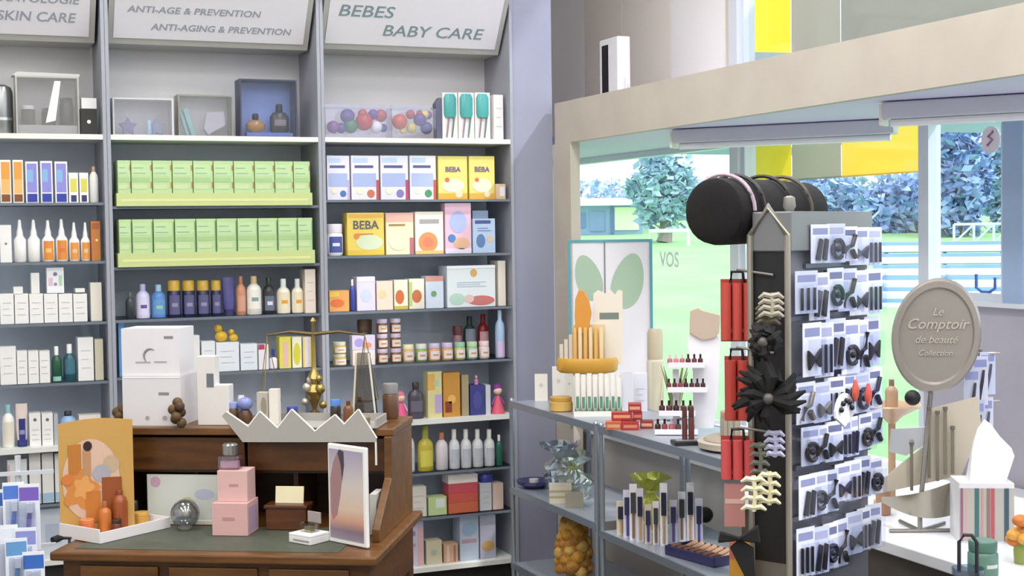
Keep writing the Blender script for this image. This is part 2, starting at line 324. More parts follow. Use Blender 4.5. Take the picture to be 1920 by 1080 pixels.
row(0, 4, [('box', 0, 31, 650, W_, 'wide white carton', dict(pat=PRT))]+[('box', x, x+20, 658, W_, 'narrow white carton', dict(pat=PRT)) for x in (32, 53, 74)]+[
  ('round', 97, 117, 650, '1E5A40', 'dark green bottle with white cap', dict(lab=(.03, .16, '8AC8B8'), capf=.25)), ('round', 119, 144, 646, '235A68', 'dark teal bottle with white cap', dict(capf=.25, lab=(.2, .6, '3A7488'))),
  ('box', 146, 176, 633, 'EEECEA', 'tall white carton', dict(pat=PRT, depth=.1)), ('box', 178, 199, 636, 'D2CAAE', 'khaki cream carton', {})])
row(0, 5, [('round', 4, 28, 760, 'F0EEE4', 'white bottle with teal cap', dict(cap='8CC8CC', lab=(.1, .6, 'E4D8C4'))), ('tube', 30, 53, 758, 'E8D2C8', 'dark blue tube with pink shoulder', dict(cap='24307A', lab=(.03, .66, '28348A', '8A90C8'))),
  ('box', 55, 77, 775, 'EAE8E4', 'white carton with grey dot', dict(pat=[('c', .5, .8, .15, '6A6A70'), ('l', .2, .8, .2, .5, 3, 'C8C4C0')])), ('box', 78.5, 100, 775, 'EAE8E4', 'white carton with grey dot', dict(pat=[('c', .5, .8, .15, '6A6A70'), ('l', .2, .8, .2, .5, 3, 'C8C4C0')])),
  ('box', 101, 109, 776, 'AEB2BC', 'thin grey carton', {}), ('round', 112, 146, 772, '86AEDC', 'light blue bottle with navy cap', dict(cap='20283A', lab=(.05, .5, '5A90C8'), capf=.15)), ('box', 148, 190, 778, 'E8DED6', 'pale pink white carton', {})])
row(0, 6, [('box', 14, 52, 862, 'DDE0DC', 'pale carton with pink edge', dict(pat=[(.02, .12, .1, .9, 'E0A8A8')])),]+[('box', x, x+22, 850, 'E2DEDA', 'tall off-white carton', dict(pat=[(.0, 1, .02, .2, '9CC0D8')])) for x in (55, 79, 103, 127, 151)])
row(0, 7, [('box', 66, 128, 955, 'C4CCD8', 'bluish carton with pink edge at desk corner', dict(pat=[(.02, .14, .05, .95, 'D89A9A'), (.3, .8, .3, .7, 'AEB8CC')])), ('box', 10, 60, 960, 'D0D8E0', 'pale blue carton behind the toothbrush rack', {}), ('box', 132, 180, 965, 'B8C8D8', 'light blue carton behind the desk', {})])
# top shelf of left bay
zt = SZ[0][0]
def px_box(x0, x1, y0, y1, Y):        # X range and Z range seen on plane Y
    a = at(x0, y1, 'Y', Y); b = at(x1, y0, 'Y', Y); return a.x, b.x, a.z, b.z
X0, X1, _, Z1 = px_box(0, 31, 158, 247, .06)
r = root('rounded_tin', 'brushed silver rounded tin at the photo edge, top shelf of left bay', 'tin', ((X0+X1)/2-.032, .12, zt+.0005))
MB().lathe([(.05, 0), (.055, .01), (.055, Z1-zt-.03), (.048, Z1-zt-.01), (.03, Z1-zt)], M('9A9C9C', .3, .8)).build('tin_body', r, smooth=True)
MB().lathe([(.057, .0), (.057, .012)], M('C8C8C8', .3, .8), z=.06).build('rim_band', r, smooth=True)
def gift_box(x0, x1, y0, frame, back, label, slant=0, inner=None, refl=14, depth=.11, Y=.05, b=0):
    zz = SZ[b][0]; A = at(x0, 250, 'Y', Y).x; B = at(x1, 250, 'Y', Y).x; H = at((x0+x1)/2, y0, 'Y', Y).z-zz; A = max(A, BX[b]+.034); B = min(B, BX[b+1]-.034); W = B-A
    r = root('gift_box', label, 'gift box', ((A+B)/2, Y, zz+.0005)); t = .007
    mb = MB(); mb.box(-W/2, W/2, depth-.004, depth, 0, H, M(back, .5)).box(-W/2, -W/2+t, 0, depth-.004, 0, H, frame).box(W/2-t, W/2, 0, depth-.004, 0, H, frame)
    mb.box(-W/2+t, W/2-t, 0, depth-.004, 0, .005, frame).box(-W/2+t, W/2-t, 0, depth-.004, H-t, H, frame).build('box_frame', r)
    MB().box(-W/2+t, W/2-t, .003, .004, .005, H-t, G('F4F4F8', refl)).build('clear_window', r)
    return r, (A+B)/2, W, H, Y, zz
MET = M('A8A8A2', .35, .7)
r, cx, W, H, Y, zz = gift_box(31, 150, 143, MET, 'D8D6D0', 'silver gift box with clear window and three dark bottles, left bay top shelf', depth=.12)
MB().prism([(-W/2-.012, H+.0), (W/2+.004, H), (W/2+.004, H+.012), (-W/2+.01, H+.016)], 'Y', 0, .11, M('B8B8B4', .3, .7)).build('slanted_lid', r)
MB().box(-W/2+.009, W/2-.009, .012, .10, .0055, .041, M('B8B6B0', .5)).build('riser', r)
MB().prism([(-.01, .05), (.03, .06), (.055, H-.02), (.03, H-.02)], 'Y', .001, .0025, M('F6F6F6', .25)).build('ribbon', r)
for i, (u, hh, cc, dd) in enumerate(((-.30, .085, '5A5648', 'squat olive grey bottle with white cap'), (.02, .075, '4A4A42', 'small dark bottle'), (.31, .12, '3C3C38', 'tall dark bottle'))):
    g_bottle(.058, hh, cc, dd+' inside the silver gift box, left bay top shelf', 'bottle', (cx+u*W, Y+.02, zz+.042), cap='E8E6E0' if i == 0 else '2A2A28', kind='spray', capf=.2)
row(0, 0, [('box', 151, 183, 204, '20201E', 'small black carton with a white dot', dict(pat=[('c', .5, .5, .12, 'E8E8E0')]))])
zt2 = at(167, 204, 'Y', .035).z
row(0, 0, [('box', 153, 182, 184, 'DCDCDC', 'small pale carton on top of the black carton', dict(z=zt2+.0005, depth=.05))])
# --- middle bay top shelf
CL = G('DDE2E8', 18)
r, cx, W, H, Y, zz = gift_box(210, 326, 184, M('C8C8CC', .3), 'E8E6EC', 'pale clear-fronted gift box with violet and blue bottles, middle bay top shelf', b=1)
def star_bottle(x, y, z, c, label, s=.042):
    r = root('perfume_bottle', label, 'perfume bottle', (x, y, z)); p = []
    for i in range(10):
        a = PI/2+i*PI/5; q = s if i % 2 == 0 else s*.55; p.append((q*math.cos(a), s+q*math.sin(a)))
    zmin = min(t[1] for t in p); p = [(a, b-zmin) for a, b in p]
    MB().prism(p, 'Y', 0, .022, M(c, .2)).build('bottle_body', r, bevel=.002)
    MB().tube([(0, .011, s*1.75), (0, .011, s*2.15)], .006, M('D0D0D8', .3, .5)).build('cap', r, smooth=True)
star_bottle(cx-.24*W, Y+.03, zz+.008, '7A78B0', 'violet star-shaped bottle in the pale gift box')
star_bottle(cx+.24*W, Y+.045, zz+.008, '90A0C0', 'grey blue star-shaped bottle in the pale gift box')
g_bottle(.022, .062, 'A8DCF0', 'slim pale blue tube in the pale gift box, middle bay', 'bottle', (cx+.1*W, Y+.012, zz+.008), kind='spray', cap='C8ECF8')
r, cx, W, H, Y, zz = gift_box(335, 438, 178, M('8A8A80', .35, .6), 'F6F4F8', 'silver-edged white gift box with striped teal item, middle bay top shelf', b=1)
o = MB(); o.prism([(-.035, 0), (.01, 0), (-.03, .125), (-.062, .10)], 'Y', 0, .018, M('8ED0CC', .3)); o.prism([(-.02, 0), (-.012, 0), (-.047, .115), (-.054, .11)], 'Y', -.001, 0, M('3E6E78', .3))
tag(o.build('soap_bar', loc=(cx-.2*W, Y+.03, zz+.008)), 'leaning teal striped bar in the silver-edged gift box', 'soap')
tag(MB().prism([(-.05, .03), (-.03, 0), (.05, .045), (.045, .11), (-.035, .1)], 'Y', 0, .03, M('C8C4D0', .4)).build('folded_pouch', loc=(cx+.18*W, Y+.03, zz+.008), bevel=.004), 'pale lilac pouch in the silver-edged gift box', 'pouch')
r, cx, W, H, Y, zz = gift_box(451, 558, 149, M('39405E', .4), '8FAEFF', 'blue gift box with amber and black perfume bottles, middle bay top shelf', b=1, refl=6)
rr_ = root('perfume_bottle', 'round amber perfume bottle in the blue gift box', 'perfume bottle', (cx-.2*W, Y+.045, zz+.026))
MB().box(-.045, .168, -.02, .02, -.0202, -.002, M('6A84E0', .6)).build('riser', rr_)
MB().lathe([(.024, 0), (.042, .014), (.046, .034), (.03, .052), (.01, .058)], M('B8843A', .2), sy=.5).build('bottle_body', rr_, smooth=True)
MB().lathe([(.013, .056), (.016, .07), (.012, .085)], M('1E2030', .3)).build('cap', rr_, smooth=True)
rr_ = root('perfume_bottle', 'black flask perfume bottle in the blue gift box', 'perfume bottle', (cx+.22*W, Y+.045, zz+.026))
MB().lathe([(.036, 0), (.044, .01), (.044, .07), (.03, .09), (.012, .096)], M('3A3640', .25), sy=.5).build('bottle_body', rr_, smooth=True)
MB().lathe([(.016, .094), (.016, .122), (.012, .13)], M('1A1A22', .3)).build('cap', rr_, smooth=True)
MB().lathe([(.0446, .03), (.0446, .058)], M('8A8088', .4), sy=.5, a0=-2.2, a1=-.9, seg=8).build('label', rr_)
# green cartons in trays
for s, x0s, yt, lip, yb in ((1, [209, 245, 285, 322, 361, 399, 437, 476, 514, 549, 586], 302, 362, 386), (2, [213, 247, 287, 327, 367, 405, 444, 483, 520, 557, 591], 410, 472, 497)):
    z0 = SZ[1][s]; Y = -.02; A = max(at(x0s[0], yb, 'Y', Y).x, -.917); B = min(at(x0s[-1], yb, 'Y', Y).x, -.033); hl = at(400, lip, 'Y', Y).z-z0
    r = root('display_tray', 'lime green cardboard tray on the %s shelf of middle bay' % NUM[s+1], 'tray', ((A+B)/2, Y, z0+.0005), group='lime green display trays'); W = B-A
    g = M('C2D080', .6)
    MB().box(-W/2, W/2, 0, .003, 0, hl, g).box(-W/2, W/2, .003, .2, 0, .003, g).box(-W/2, -W/2+.003, .003, .2, .003, hl, g).box(W/2-.003, W/2, .003, .2, .003, hl, g).build('tray_body', r)
    MB().box(-W/2+.02, W/2-.02, -.0006, 0, hl*.35, hl*.55, M('D8DC8C', .6)).build('printed_strip', r)
    for i in range(10):
        a = at(x0s[i], yt+40, 'Y', 0).x; b = at(x0s[i+1], yt+40, 'Y', 0).x; a = max(a, A+.006); b = min(b, B-.006); h = at(400, yt, 'Y', 0).z-z0-.004
        red = [(.93, .99, .38, .52, 'C87A3A'), (.93, .99, .78, .9, 'C87A3A')] if s == 1 else [(.95, .995, .2, .95, '6A9A60')]
        g_box(b-a-.004, h, 'B2D48E', 'lime green carton, %s in the tray on %s shelf, middle bay' % (ordinal(i, 10), NUM[s+1]), 'box', ((a+b)/2, Y+.006, z0+.004), name='green_carton', group='lime cartons on the %s shelf' % NUM[s+1],
              depth=.15, pat=[(.04, .9, .66, .92, 'BADA98'), (.04, .9, .52, .62, 'A2C87E'), (.06, .75, .36, .46, 'C4D898'), ('l', .1, .7, .72, .84, 2, '8CC0A0')]+red)
row(1, 3, [('round', 236, 254, 548, '3A3E42', 'small charcoal bottle', dict(cap='5A6058')), ('round', 256, 283, 533, 'CDC8EC', 'lilac bottle with violet emblem', dict(cap='B8B4E4', lab=(.1, .6, 'D8D4F0', '6A4AA0'))), ('round', 285, 313, 534, '4C86D4', 'blue bottle with pale cap', dict(cap='9CC8E8', lab=(.1, .55, '5C9AD8', '8CC8A8')))]
  + [('spray', x0, x1, 526, '20204E', 'navy spray can with gold cap', dict(cap='D8A820', capf=.28, lab=(.08, .6, '5A5688', '8C88B0'))) for x0, x1 in ((315, 341), (343, 368), (370, 395), (397, 417))]
  + [('tube', 418, 443, 520, '4A4690', 'indigo tube standing on its cap', dict(cap='30306A')), ('round', 444, 463, 518, 'D88A60', 'salmon bottle', dict(cap='C87850', lab=(.1, .5, 'E0987C'))), ('round', 464, 493, 518, 'F2ECE2', 'white lotion bottle with tan cap', dict(cap='D8B888', lab=(.15, .65, 'F0E8DC', '7AA0A0'))),
     ('round', 495, 518, 521, '2E3238', 'black bottle with grey label', dict(cap='22301E', lab=(.1, .5, '6A7088', 'D8D8E8'))), ('round', 521, 547, 523, 'F2E8D4', 'cream bottle with orange oval', dict(lab=(.06, .62, 'F0E0B8', 'EE9A30'), capf=.24)), ('round', 549, 572, 523, 'F2E8D4', 'cream bottle with orange oval', dict(lab=(.06, .62, 'F0E0B8', 'EE9A30'), capf=.24))])
row(1, 3, [('box', 572, 592, 505, 'EAD8C8', 'tall pinkish cream carton at the right divider', dict(pat=PRT, depth=.1))], yf=.02)
row(1, 4, [('box', 214, 234, 606, '5A9AD8', 'bright blue carton behind white gift boxes', {}), ('box', 236, 300, 640, 'C8D0DC', 'pale carton hidden behind white gift boxes', {}), ('box', 302, 376, 630, 'E8E4E4', 'white carton beside the white gift boxes', dict(pat=PRT)), ('box', 378, 404, 640, 'E6E8EC', 'slim white carton', dict(pat=PRT)), ('box', 405, 449, 642, 'E4E8F0', 'wide white carton below yellow ducks', dict(pat=PRT)),
  ('box', 451, 483, 645, 'E2E8F0', 'pale blue white carton', dict(pat=PRT)), ('box', 485, 504, 646, 'ECE6EA', 'white carton with crimson corner', dict(pat=[(0, .6, .8, 1, 'C83A5A')])), ('round', 506, 522, 656, 'E8E0E8', 'white bottle with blue cap', dict(cap='2C3AA8', capf=.4)),
  ('box', 524, 546, 632, 'E6D840', 'yellow and pink carton', dict(pat=[(.3, .75, .05, .85, 'E8B8A8')])), ('box', 548, 566, 632, 'EAE6C4', 'cream carton with yellow oval', dict(pat=[('e', .5, .45, .38, .36, 'D8CC28')])), ('box', 568, 584, 632, 'DCCAD8', 'mauve and yellow striped carton', dict(pat=[(.0, .2, 0, 1, 'DCD040'), (.85, 1, 0, 1, 'DCD040')]))])
zd = at(430, 642, 'Y', .035).z
def duck(x, y, z, s, label):
    r = root('rubber_duck', label, 'toy duck', (x, y, z), PI, group='yellow rubber ducks'); m = M('EDB81C', .35)
    mb = MB(); mb.ball((0, 0, s*.42), s*.5, m, sc=(1, .8, .84)).ball((s*.22, 0, s*1.05), s*.32, m); mb.build('duck_body', r, smooth=True)
    MB().ball((s*.52, 0, s*1.02), s*.13, M('E07018', .4), sc=(1, .9, .5)).build('beak', r, smooth=True)
    MB().ball((s*.42, -s*.2, s*1.13), s*.05, M('181818', .3)).build('eye', r, smooth=True)
    MB().ball((s*.42, s*.2, s*1.13), s*.05, M('181818', .3)).build('eye', r, smooth=True)
duck(at(415, 640, 'Y', .07).x, .07, zd+.001, .058, 'larger yellow rubber duck on white cartons, middle bay'); duck(at(438, 640, 'Y', .065).x, .065, zd+.001, .042, 'smaller yellow rubber duck on white cartons, middle bay')
row(1, 5, [('box', 240, 300, 745, 'B8B4BC', 'grey carton low behind the desk hutch', {}), ('round', 440, 470, 742, '4656B4', 'deep blue bottle behind the hutch display', {}), ('round', 500, 520, 752, 'C0A890', 'tan bottle behind the hutch display', {})])
# --- right bay
# top shelf: bags of coloured balls, teal brush packs
cols = ['D0201E', '2E7A4A', 'E8E6F0', '5A3C9C', 'E8D040', 'C03A4A', '3A3A8A', 'D8C850', '8A3C9A', 'E0502A']
cn = {'D0201E': 'red', '2E7A4A': 'green', 'E8E6F0': 'white', '5A3C9C': 'violet', 'E8D040': 'yellow', 'C03A4A': 'crimson', '3A3A8A': 'navy', 'D8C850': 'lemon', '8A3C9A': 'purple', 'E0502A': 'orange'}
bags = ((609, 733, 195, 'wide clear bag of coloured balls, top shelf of right bay', 'wide clear bag', [(625, 238, 12, '8A3C9A'), (652, 214, 14, '5A3C9C'), (658, 236, 14, '2E7A4A'), (683, 228, 17, 'D0201E'), (706, 238, 12, 'E8E6F0'), (680, 203, 9, 'C03A4A'), (718, 216, 12, 'C03A4A'), (640, 240, 10, '3A3A8A'), (700, 212, 10, '5A3C9C'), (722, 240, 8, '3A3A8A')]),
        (736, 818, 197, 'smaller clear bag of coloured balls, top shelf of right bay', 'smaller clear bag', [(750, 228, 15, 'E0502A'), (755, 245, 6, 'E8D040'), (772, 240, 10, 'D8C850'), (788, 224, 13, '5A3C9C'), (797, 211, 9, 'E8D040'), (803, 240, 12, '3A3A8A'), (770, 210, 9, 'C03A4A'), (811, 216, 8, '8A3C9A'), (787, 206, 6, 'D0201E')]))
for x0, x1, yt, lb, short, balls in bags:
    Y = .04; A = at(x0, 252, 'Y', Y).x; B = at(x1, 252, 'Y', Y).x; A = max(A, .034); zz = SZ[2][0]; H = at((x0+x1)/2, yt, 'Y', Y).z-zz; W = B-A
    r = root('plastic_bag', lb, 'bag', ((A+B)/2, Y, zz+.0005))
    MB().box(-W/2, W/2, 0, .10, 0, H*.9, G('ECEAF4', 14)).prism([(-W/2, H*.9), (W/2, H*.9), (W/2-.01, H), (-W/2+.01, H)], 'Y', .045, .052, G('C0B8D0', 30)).build('clear_bag', r)
    seen = {}
    tot = {}
    for q in balls: tot[q[3]] = tot.get(q[3], 0)+1
    for bx_, by_, br, cc in sorted(balls):
        p = at(bx_, by_, 'Y', Y+.045); rad = br/400; z = min(max(p.z, zz+rad+.002), zz+H*.9-rad-.002); xx = min(max(p.x, A+rad+.002), B-rad-.002); i = seen.get(cc, 0); seen[cc] = i+1
        tag(MB().ball((0, 0, rad), rad, M(cc, .3)).build('toy_ball', loc=(xx, Y+.05, z-rad), smooth=True), '%s ball inside the %s%s, right bay top shelf' % (cn[cc], short, ', '+ordinal(i, tot[cc]) if tot[cc] > 1 else ''), 'ball', 'balls in the '+short)
for i, (x0, x1) in enumerate(((832, 860), (862, 891), (893, 921))):
    zz = SZ[2][0]; Y = .03; A = at(x0, 255, 'Y', Y).x; B = at(x1, 255, 'Y', Y).x; H = at(x0, 173, 'Y', Y).z-zz; W = B-A
    r = root('brush_pack', 'teal topped toothbrush pack, %s, top shelf of right bay' % ordinal(i, 3), 'toothbrush pack', ((A+B)/2, Y, zz+.0005), group='teal toothbrush packs')
    MB().box(-W/2, W/2, .012, .03, 0, H, M('E6DCD8', .5)).build('backing_card', r)
    MB().lathe([(W*.36, H*.47), (W*.42, H*.55), (W*.42, H*.88), (W*.3, H*.97)], M('3FA6A4', .25), cy=.012, sy=.5).build('teal_shell', r, smooth=True)
    for k in range(2):
        MB().tube([(W*(-.25+.35*k), .008, H*.04), (W*(-.1+.35*k), .006, H*.46)], .004, M(('8A7A90', '5A7A78')[k], .3)).build('brush_handle', r, smooth=True)
tag(MB().prism([(-.02, 0), (.02, 0), (.025, .19), (.0, .2), (-.022, .17)], 'Y', 0, .05, M('5A5A78', .4)).build('foil_pouch', loc=(at(826, 255, 'Y', .05).x+.0, .05, SZ[2][0]+.0005), bevel=.004), 'dark grey pouch between ball bag and teal toothbrush packs', 'pouch')
row(2, 0, [('box', 926, 951, 178, 'ECE8E8', 'upright white carton at the right end', dict(pat=PRT, depth=.1))])
cer = lambda a, c: [(.06, .6, .84, .95, 'BCD4F4'), (.12, .8, .72, .78, '5A5A90'), (.05, .9, .3, .6, 'A8B8EC'), ('c', .7, .14, .14, a), ('c', .3, .2, .12, 'F0E8C8'), (.9, 1, 0, .45, c)]
row(2, 1, [('box', 609, 656, 292, 'E6E2F4', 'lilac white baby cereal box', dict(pat=cer('4A78C8', 'C8B0E0'), depth=.08)), ('box', 658, 711, 292, 'EAE4F2', 'lilac white baby cereal box', dict(pat=cer('E07050', 'D84A4A'), depth=.08)), ('box', 713, 766, 292, 'E6E2F4', 'lilac white baby cereal box', dict(pat=cer('8A78C8', 'D03A6A'), depth=.08)), ('box', 768, 818, 292, 'E8E4F2', 'lilac white baby cereal box', dict(pat=cer('3A9A60', 'D84A3A'), depth=.08)),
  ]+[('box', a, b, 293, 'E6D464', 'yellow baby cereal box', dict(depth=.08, txt=('BEBA', .034, '7A5A90', 0, .64), pat=[(0, 1, 0, .14, 'E8A62C'), ('e', .5, .32, .38, .16, 'DCDCC0'), ('c', .3, .45, .08, 'E06A3A'), ('c', .7, .12, .12, 'F0D0B0')])) for a, b in ((821, 877), (879, 928))]+[('box', 930, 948, 345, 'D8B088', 'small orange and white carton at right end', dict(yf=.01, pat=[(.4, .9, .2, .8, 'D8D8E0')]))])
row(2, 2, [('jar', 609, 646, 420, 'F0F0F4', 'white tub with blue ring', dict(cap='E8E0E8', lab=(.1, .6, '4A5AB0', 'E0E8F4'))), ('box', 650, 721, 399, 'F0CE4C', 'large golden box lettered BEBA', dict(depth=.08, name='cereal_box', txt=('BEBA', .055, '5A5E70', 0, .62), pat=[(.04, .96, .88, .96, 'F0B43A'), ('e', .6, .3, .36, .18, 'D4E0B8'), ('c', .25, .45, .08, 'E88A3A'), (0, 1, 0, .12, 'E8C030'), ('l', .3, .7, .5, .5, 1, 'D06050')])),
  ('box', 723, 776, 399, 'EEDCB4', 'cream baby food box with pink top', dict(depth=.08, pat=[(.0, 1, .78, 1, 'ECB0A0'), (.1, .7, .68, .73, 'A8884A'), ('e', .45, .3, .35, .2, 'DDE0B8'), (.86, 1, 0, .4, 'C86A7A')])), ('box', 778, 832, 397, 'F0E6D8', 'cream box with a large orange disc', dict(depth=.08, pat=[('c', .45, .28, .34, 'F0904A'), ('c', .45, .28, .18, 'E87A5A'), (.15, .85, .72, .82, 'A8A0A0'), (0, 1, 0, .08, 'F4C060')])),
  ('box', 834, 884, 381, 'F0B8D0', 'tall pink box with blue oval', dict(depth=.06, pat=[('e', .5, .62, .34, .22, 'A8B4EC'), ('c', .25, .3, .15, '4A80C8'), ('e', .62, .2, .3, .12, 'E8B088'), (0, 1, 0, .1, 'E8D8F0')])), ('box', 886, 929, 410, 'B4CCF0', 'light blue baby milk box', dict(depth=.06, pat=[(.1, .8, .85, .95, '4A5AA0'), ('e', .35, .35, .2, .2, '5A80C0'), ('c', .75, .4, .14, 'E0C0A0'), ('l', .2, .8, .65, .72, 2, '6A8AC8')])),
  ('box', 886, 916, 395, 'A8C0E8', 'blue carton behind the light blue box', dict(yf=.1, depth=.05))])
row(2, 3, [('box', 616, 655, 545, 'EEA04A', 'small orange box', dict(pat=[('e', .4, .4, .35, .2, 'F06A30'), (.0, .5, .7, .95, 'F0C040')])), ('round', 657, 667, 524, '3A48B0', 'thin blue and white bottle', dict(cap='F0F0E8')), ('box', 669, 704, 519, 'D8D0F4', 'lilac carton', dict(pat=[('e', .5, .45, .3, .2, 'C4CCF4'), (.02, .98, .86, .98, 'F0ECF8')])), ('box', 706, 737, 527, 'ECD0BC', 'peach carton', dict(pat=[('e', .35, .55, .25, .15, 'F0C890')])),
  ('box', 739, 765, 525, 'E8E4C4', 'cream box with orange fruit', dict(pat=[('e', .4, .42, .32, .24, 'D8642C'), (0, 1, 0, .12, 'C8B040')])), ('box', 767, 796, 523, 'EAE2CC', 'cream box with orange fruit', dict(pat=[('e', .5, .42, .32, .22, 'D06A3A'), (0, .2, .1, .9, 'B8C870')])), ('box', 798, 832, 518, 'D0DCF0', 'pale blue box with red top', dict(pat=[(.0, 1, .84, 1, 'E09080'), ('c', .45, .45, .16, '6AA868')])),
  ('box', 837, 930, 498, 'E2E8EE', 'large white box with poppy print', dict(depth=.12, pat=[('e', .55, .82, .07, .1, 'E0A850'), ('e', .7, .15, .28, .12, 'D8706A'), ('e', .2, .2, .16, .14, 'B4D8C4'), ('e', .45, .2, .1, .1, 'E8C0B8'), ('l', .2, .8, .5, .6, 3, 'B8C8DC'), (0, 1, .93, 1, 'F6F6FA')])), ('box', 934, 952, 489, 'E8DCCC', 'narrow cream carton at the right end', dict(depth=.1))])
# jars, stacked
def jar(x, y, z, w, h, body, lid, label, grp, lab='E8DCCC'): g_bottle(w, h, body, label, 'jar', (x, y, z), kind='jar', cap=lid, lab=(.12, .58, lab, 'D88A60'), name='food_jar', group=grp, depth=w)
zj = SZ[2][4]+.0005
for ci, xp in enumerate((720, 745)):
    for k in range(3):
        jar(at(xp, 650, 'Y', .04).x, .04, zj+k*.0705, .054, .07, '8A4A2A', 'C8B8D0', 'brown baby food jar, %s column, %s' % (('left', 'right')[ci], ('at the bottom', 'in the middle', 'at the top')[k]+' of the three-high stack'), 'stacked brown jars')
for k in range(2): jar(at(640, 660, 'Y', .04).x, .04, zj+k*.0555, .065, .055, 'C8A84A', 'D8D4B8', '%s of the two yellow-labelled jars stacked at left, right bay' % ('lower', 'upper')[k], 'yellow labelled jars')
jx = [(757, 780, 'D8B060', 'E8E0B0'), (782, 804, '8AA848', 'D8D8C8'), (806, 829, 'E09A50', 'C8B8D8'), (831, 853, 'D89A50', 'C8B8D8'), (855, 876, 'B8C060', '8CC4A8'), (878, 899, '88B890', 'B8D0A0'), (901, 921, 'E0C0B0', 'E8C8D0')]
for i, (a, b, bc, lc) in enumerate(jx):
    A = at(a, 660, 'Y', .04).x; B = at(b, 660, 'Y', .04).x
    jar((A+B)/2, .04, zj, (B-A)*.95, .085, bc, lc, 'baby food jar, %s in the single row, right bay fifth shelf' % ordinal(i, 7), 'single row of baby food jars', 'E8D8D8')
row(2, 4, [('box', 661, 704, 656, 'E8D8D4', 'pink and white packet at the bottom of its stack', dict(yf=.03, pat=[('e', .5, .5, .35, .25, 'F0ECD8')], depth=.05))])
zk = at(680, 656, 'Y', .03).z
row(2, 4, [('box', 660, 704, 629, 'D4C8E4', 'lilac packet on top of the pink packet', dict(z=zk+.0008, yf=.03, depth=.05, pat=[('e', .3, .5, .2, .3, 'A89AE0'), ('e', .65, .3, .2, .2, 'E8906A')]))])
row(2, 4, [('jar', 672, 702, 600, '5A5A30', 'dark olive jar behind the lilac packet', dict(yf=.12, cap='6A4A30')), ('round', 932, 950, 582, 'A8C8EC', 'pale blue bottle beside the column', dict(cap='B8DCF4', lab=(.02, .35, 'D8B8E0'))),
  ('round', 872, 896, 594, '2C4A3E', 'dark green bottle behind the jar row', dict(yf=.14, cap='283038', lab=(.4, .7, '8A8CA8'))), ('round', 899, 920, 590, 'A81E28', 'red bottle behind the jar row', dict(yf=.14, cap='B02020', lab=(.3, .6, 'E0A8A8'))), ('jar', 852, 870, 612, 'A87A80', 'mauve jar behind the jar row', dict(yf=.14, cap='7A3A40'))])
def doll(x, y, z, h, c, c2, hair, label, grp=None):
    r = root('small_doll', label, 'doll', (x, y, z), group=grp)
    MB().lathe([(h*.22, 0), (h*.2, h*.1), (h*.1, h*.42), (h*.06, h*.55)], M(c, .5)).build('dress', r, smooth=True)
    MB().ball((0, 0, h*.7), h*.14, M('F0C8A8', .5)).build('head', r, smooth=True)
    MB().ball((0, h*.03, h*.76), h*.15, M(hair, .7)).build('hair', r, smooth=True)
    MB().tube([(-h*.2, -.004, h*.28), (-h*.08, 0, h*.5), (h*.08, 0, h*.5), (h*.2, -.004, h*.28)], h*.03, M(c2, .5)).build('arms', r, smooth=True)
z6 = SZ[2][5]+.0005
doll(at(752, 770, 'Y', .05).x, .05, z6, .15, 'EE4C86', 'F4A8C8', 'E06A8A', 'pink doll at the left of the sixth shelf, right bay')
row(2, 5, [('round', 768, 798, 718, '4A4656', 'dark grey toy bottle', dict(cap='3A2428', lab=(.2, .5, '6A6078'))), ('box', 802, 829, 697, 'D8CC88', 'mixed colour toy carton', dict(pat=[(.0, .5, .6, .95, 'E8A840'), (.5, 1, .1, .5, 'B8A0D0'), ('c', .6, .75, .2, 'A8C8A0')])), ('box', 831, 863, 699, 'D08A28', 'golden brown toy carton', dict(pat=[('c', .5, .4, .25, 'E8B048'), (.1, .5, .1, .35, '8A3A20')])), ('box', 866, 879, 703, 'A8946A', 'khaki carton', {}),
  ('box', 881, 909, 722, '3A3C8C', 'navy toy carton', dict(pat=[('e', .5, .5, .3, .3, '4A4AA0')])), ('box', 911, 920, 722, 'C8C8D4', 'thin silver carton', {})])
doll(at(895, 722, 'Y', .05).x, .065, at(895, 722, 'Y', .035).z+.001, .05, 'D878B8', 'E0A0D0', 'C070B0', 'tiny mauve doll on top of the navy carton')
doll(at(935, 770, 'Y', .04).x, .05, z6, .16, 'E8506C', '9A4AB0', '8A2A90', 'purple-haired doll beside the silver carton')
# seventh to ninth shelves
row(2, 6, [('round', 752, 781, 797, 'E6E2E4', 'white bottle with orange cap', dict(cap='D85A20', capf=.25, lab=(.05, .5, 'C8D8E4', 'E8A8A0'))), ('round', 786, 816, 798, 'C8B82A', 'yellow bottle with olive cap', dict(cap='A8B040', capf=.3, lab=(.1, .45, 'D8CC40'))), ('round', 820, 843, 812, 'E0D4DC', 'pinkish white bottle', dict(cap='C87A50'))]
  + [('round', a, a+20, 806, 'DCDCE0', 'white bottle with grey label', dict(lab=(.15, .5, 'B8BCC8'), cap='F0ECE4', capf=.25)) for a in (845, 867, 889, 911)]+[('round', 932, 944, 816, '1E6A50', 'dark green bottle at right end', {})])
row(2, 7, [('box', 744, 767, 905, 'DCDCE0', 'white carton against the desk', dict(yf=.06)), ('box', 768, 800, 913, 'D8D0C4', 'pale beige carton', dict(pat=PRT)), ('box', 803, 838, 932, 'B8D088', 'green and white packet', dict(pat=[(.4, .9, .4, .9, 'D8E0D8')]))])
zr = SZ[2][7]
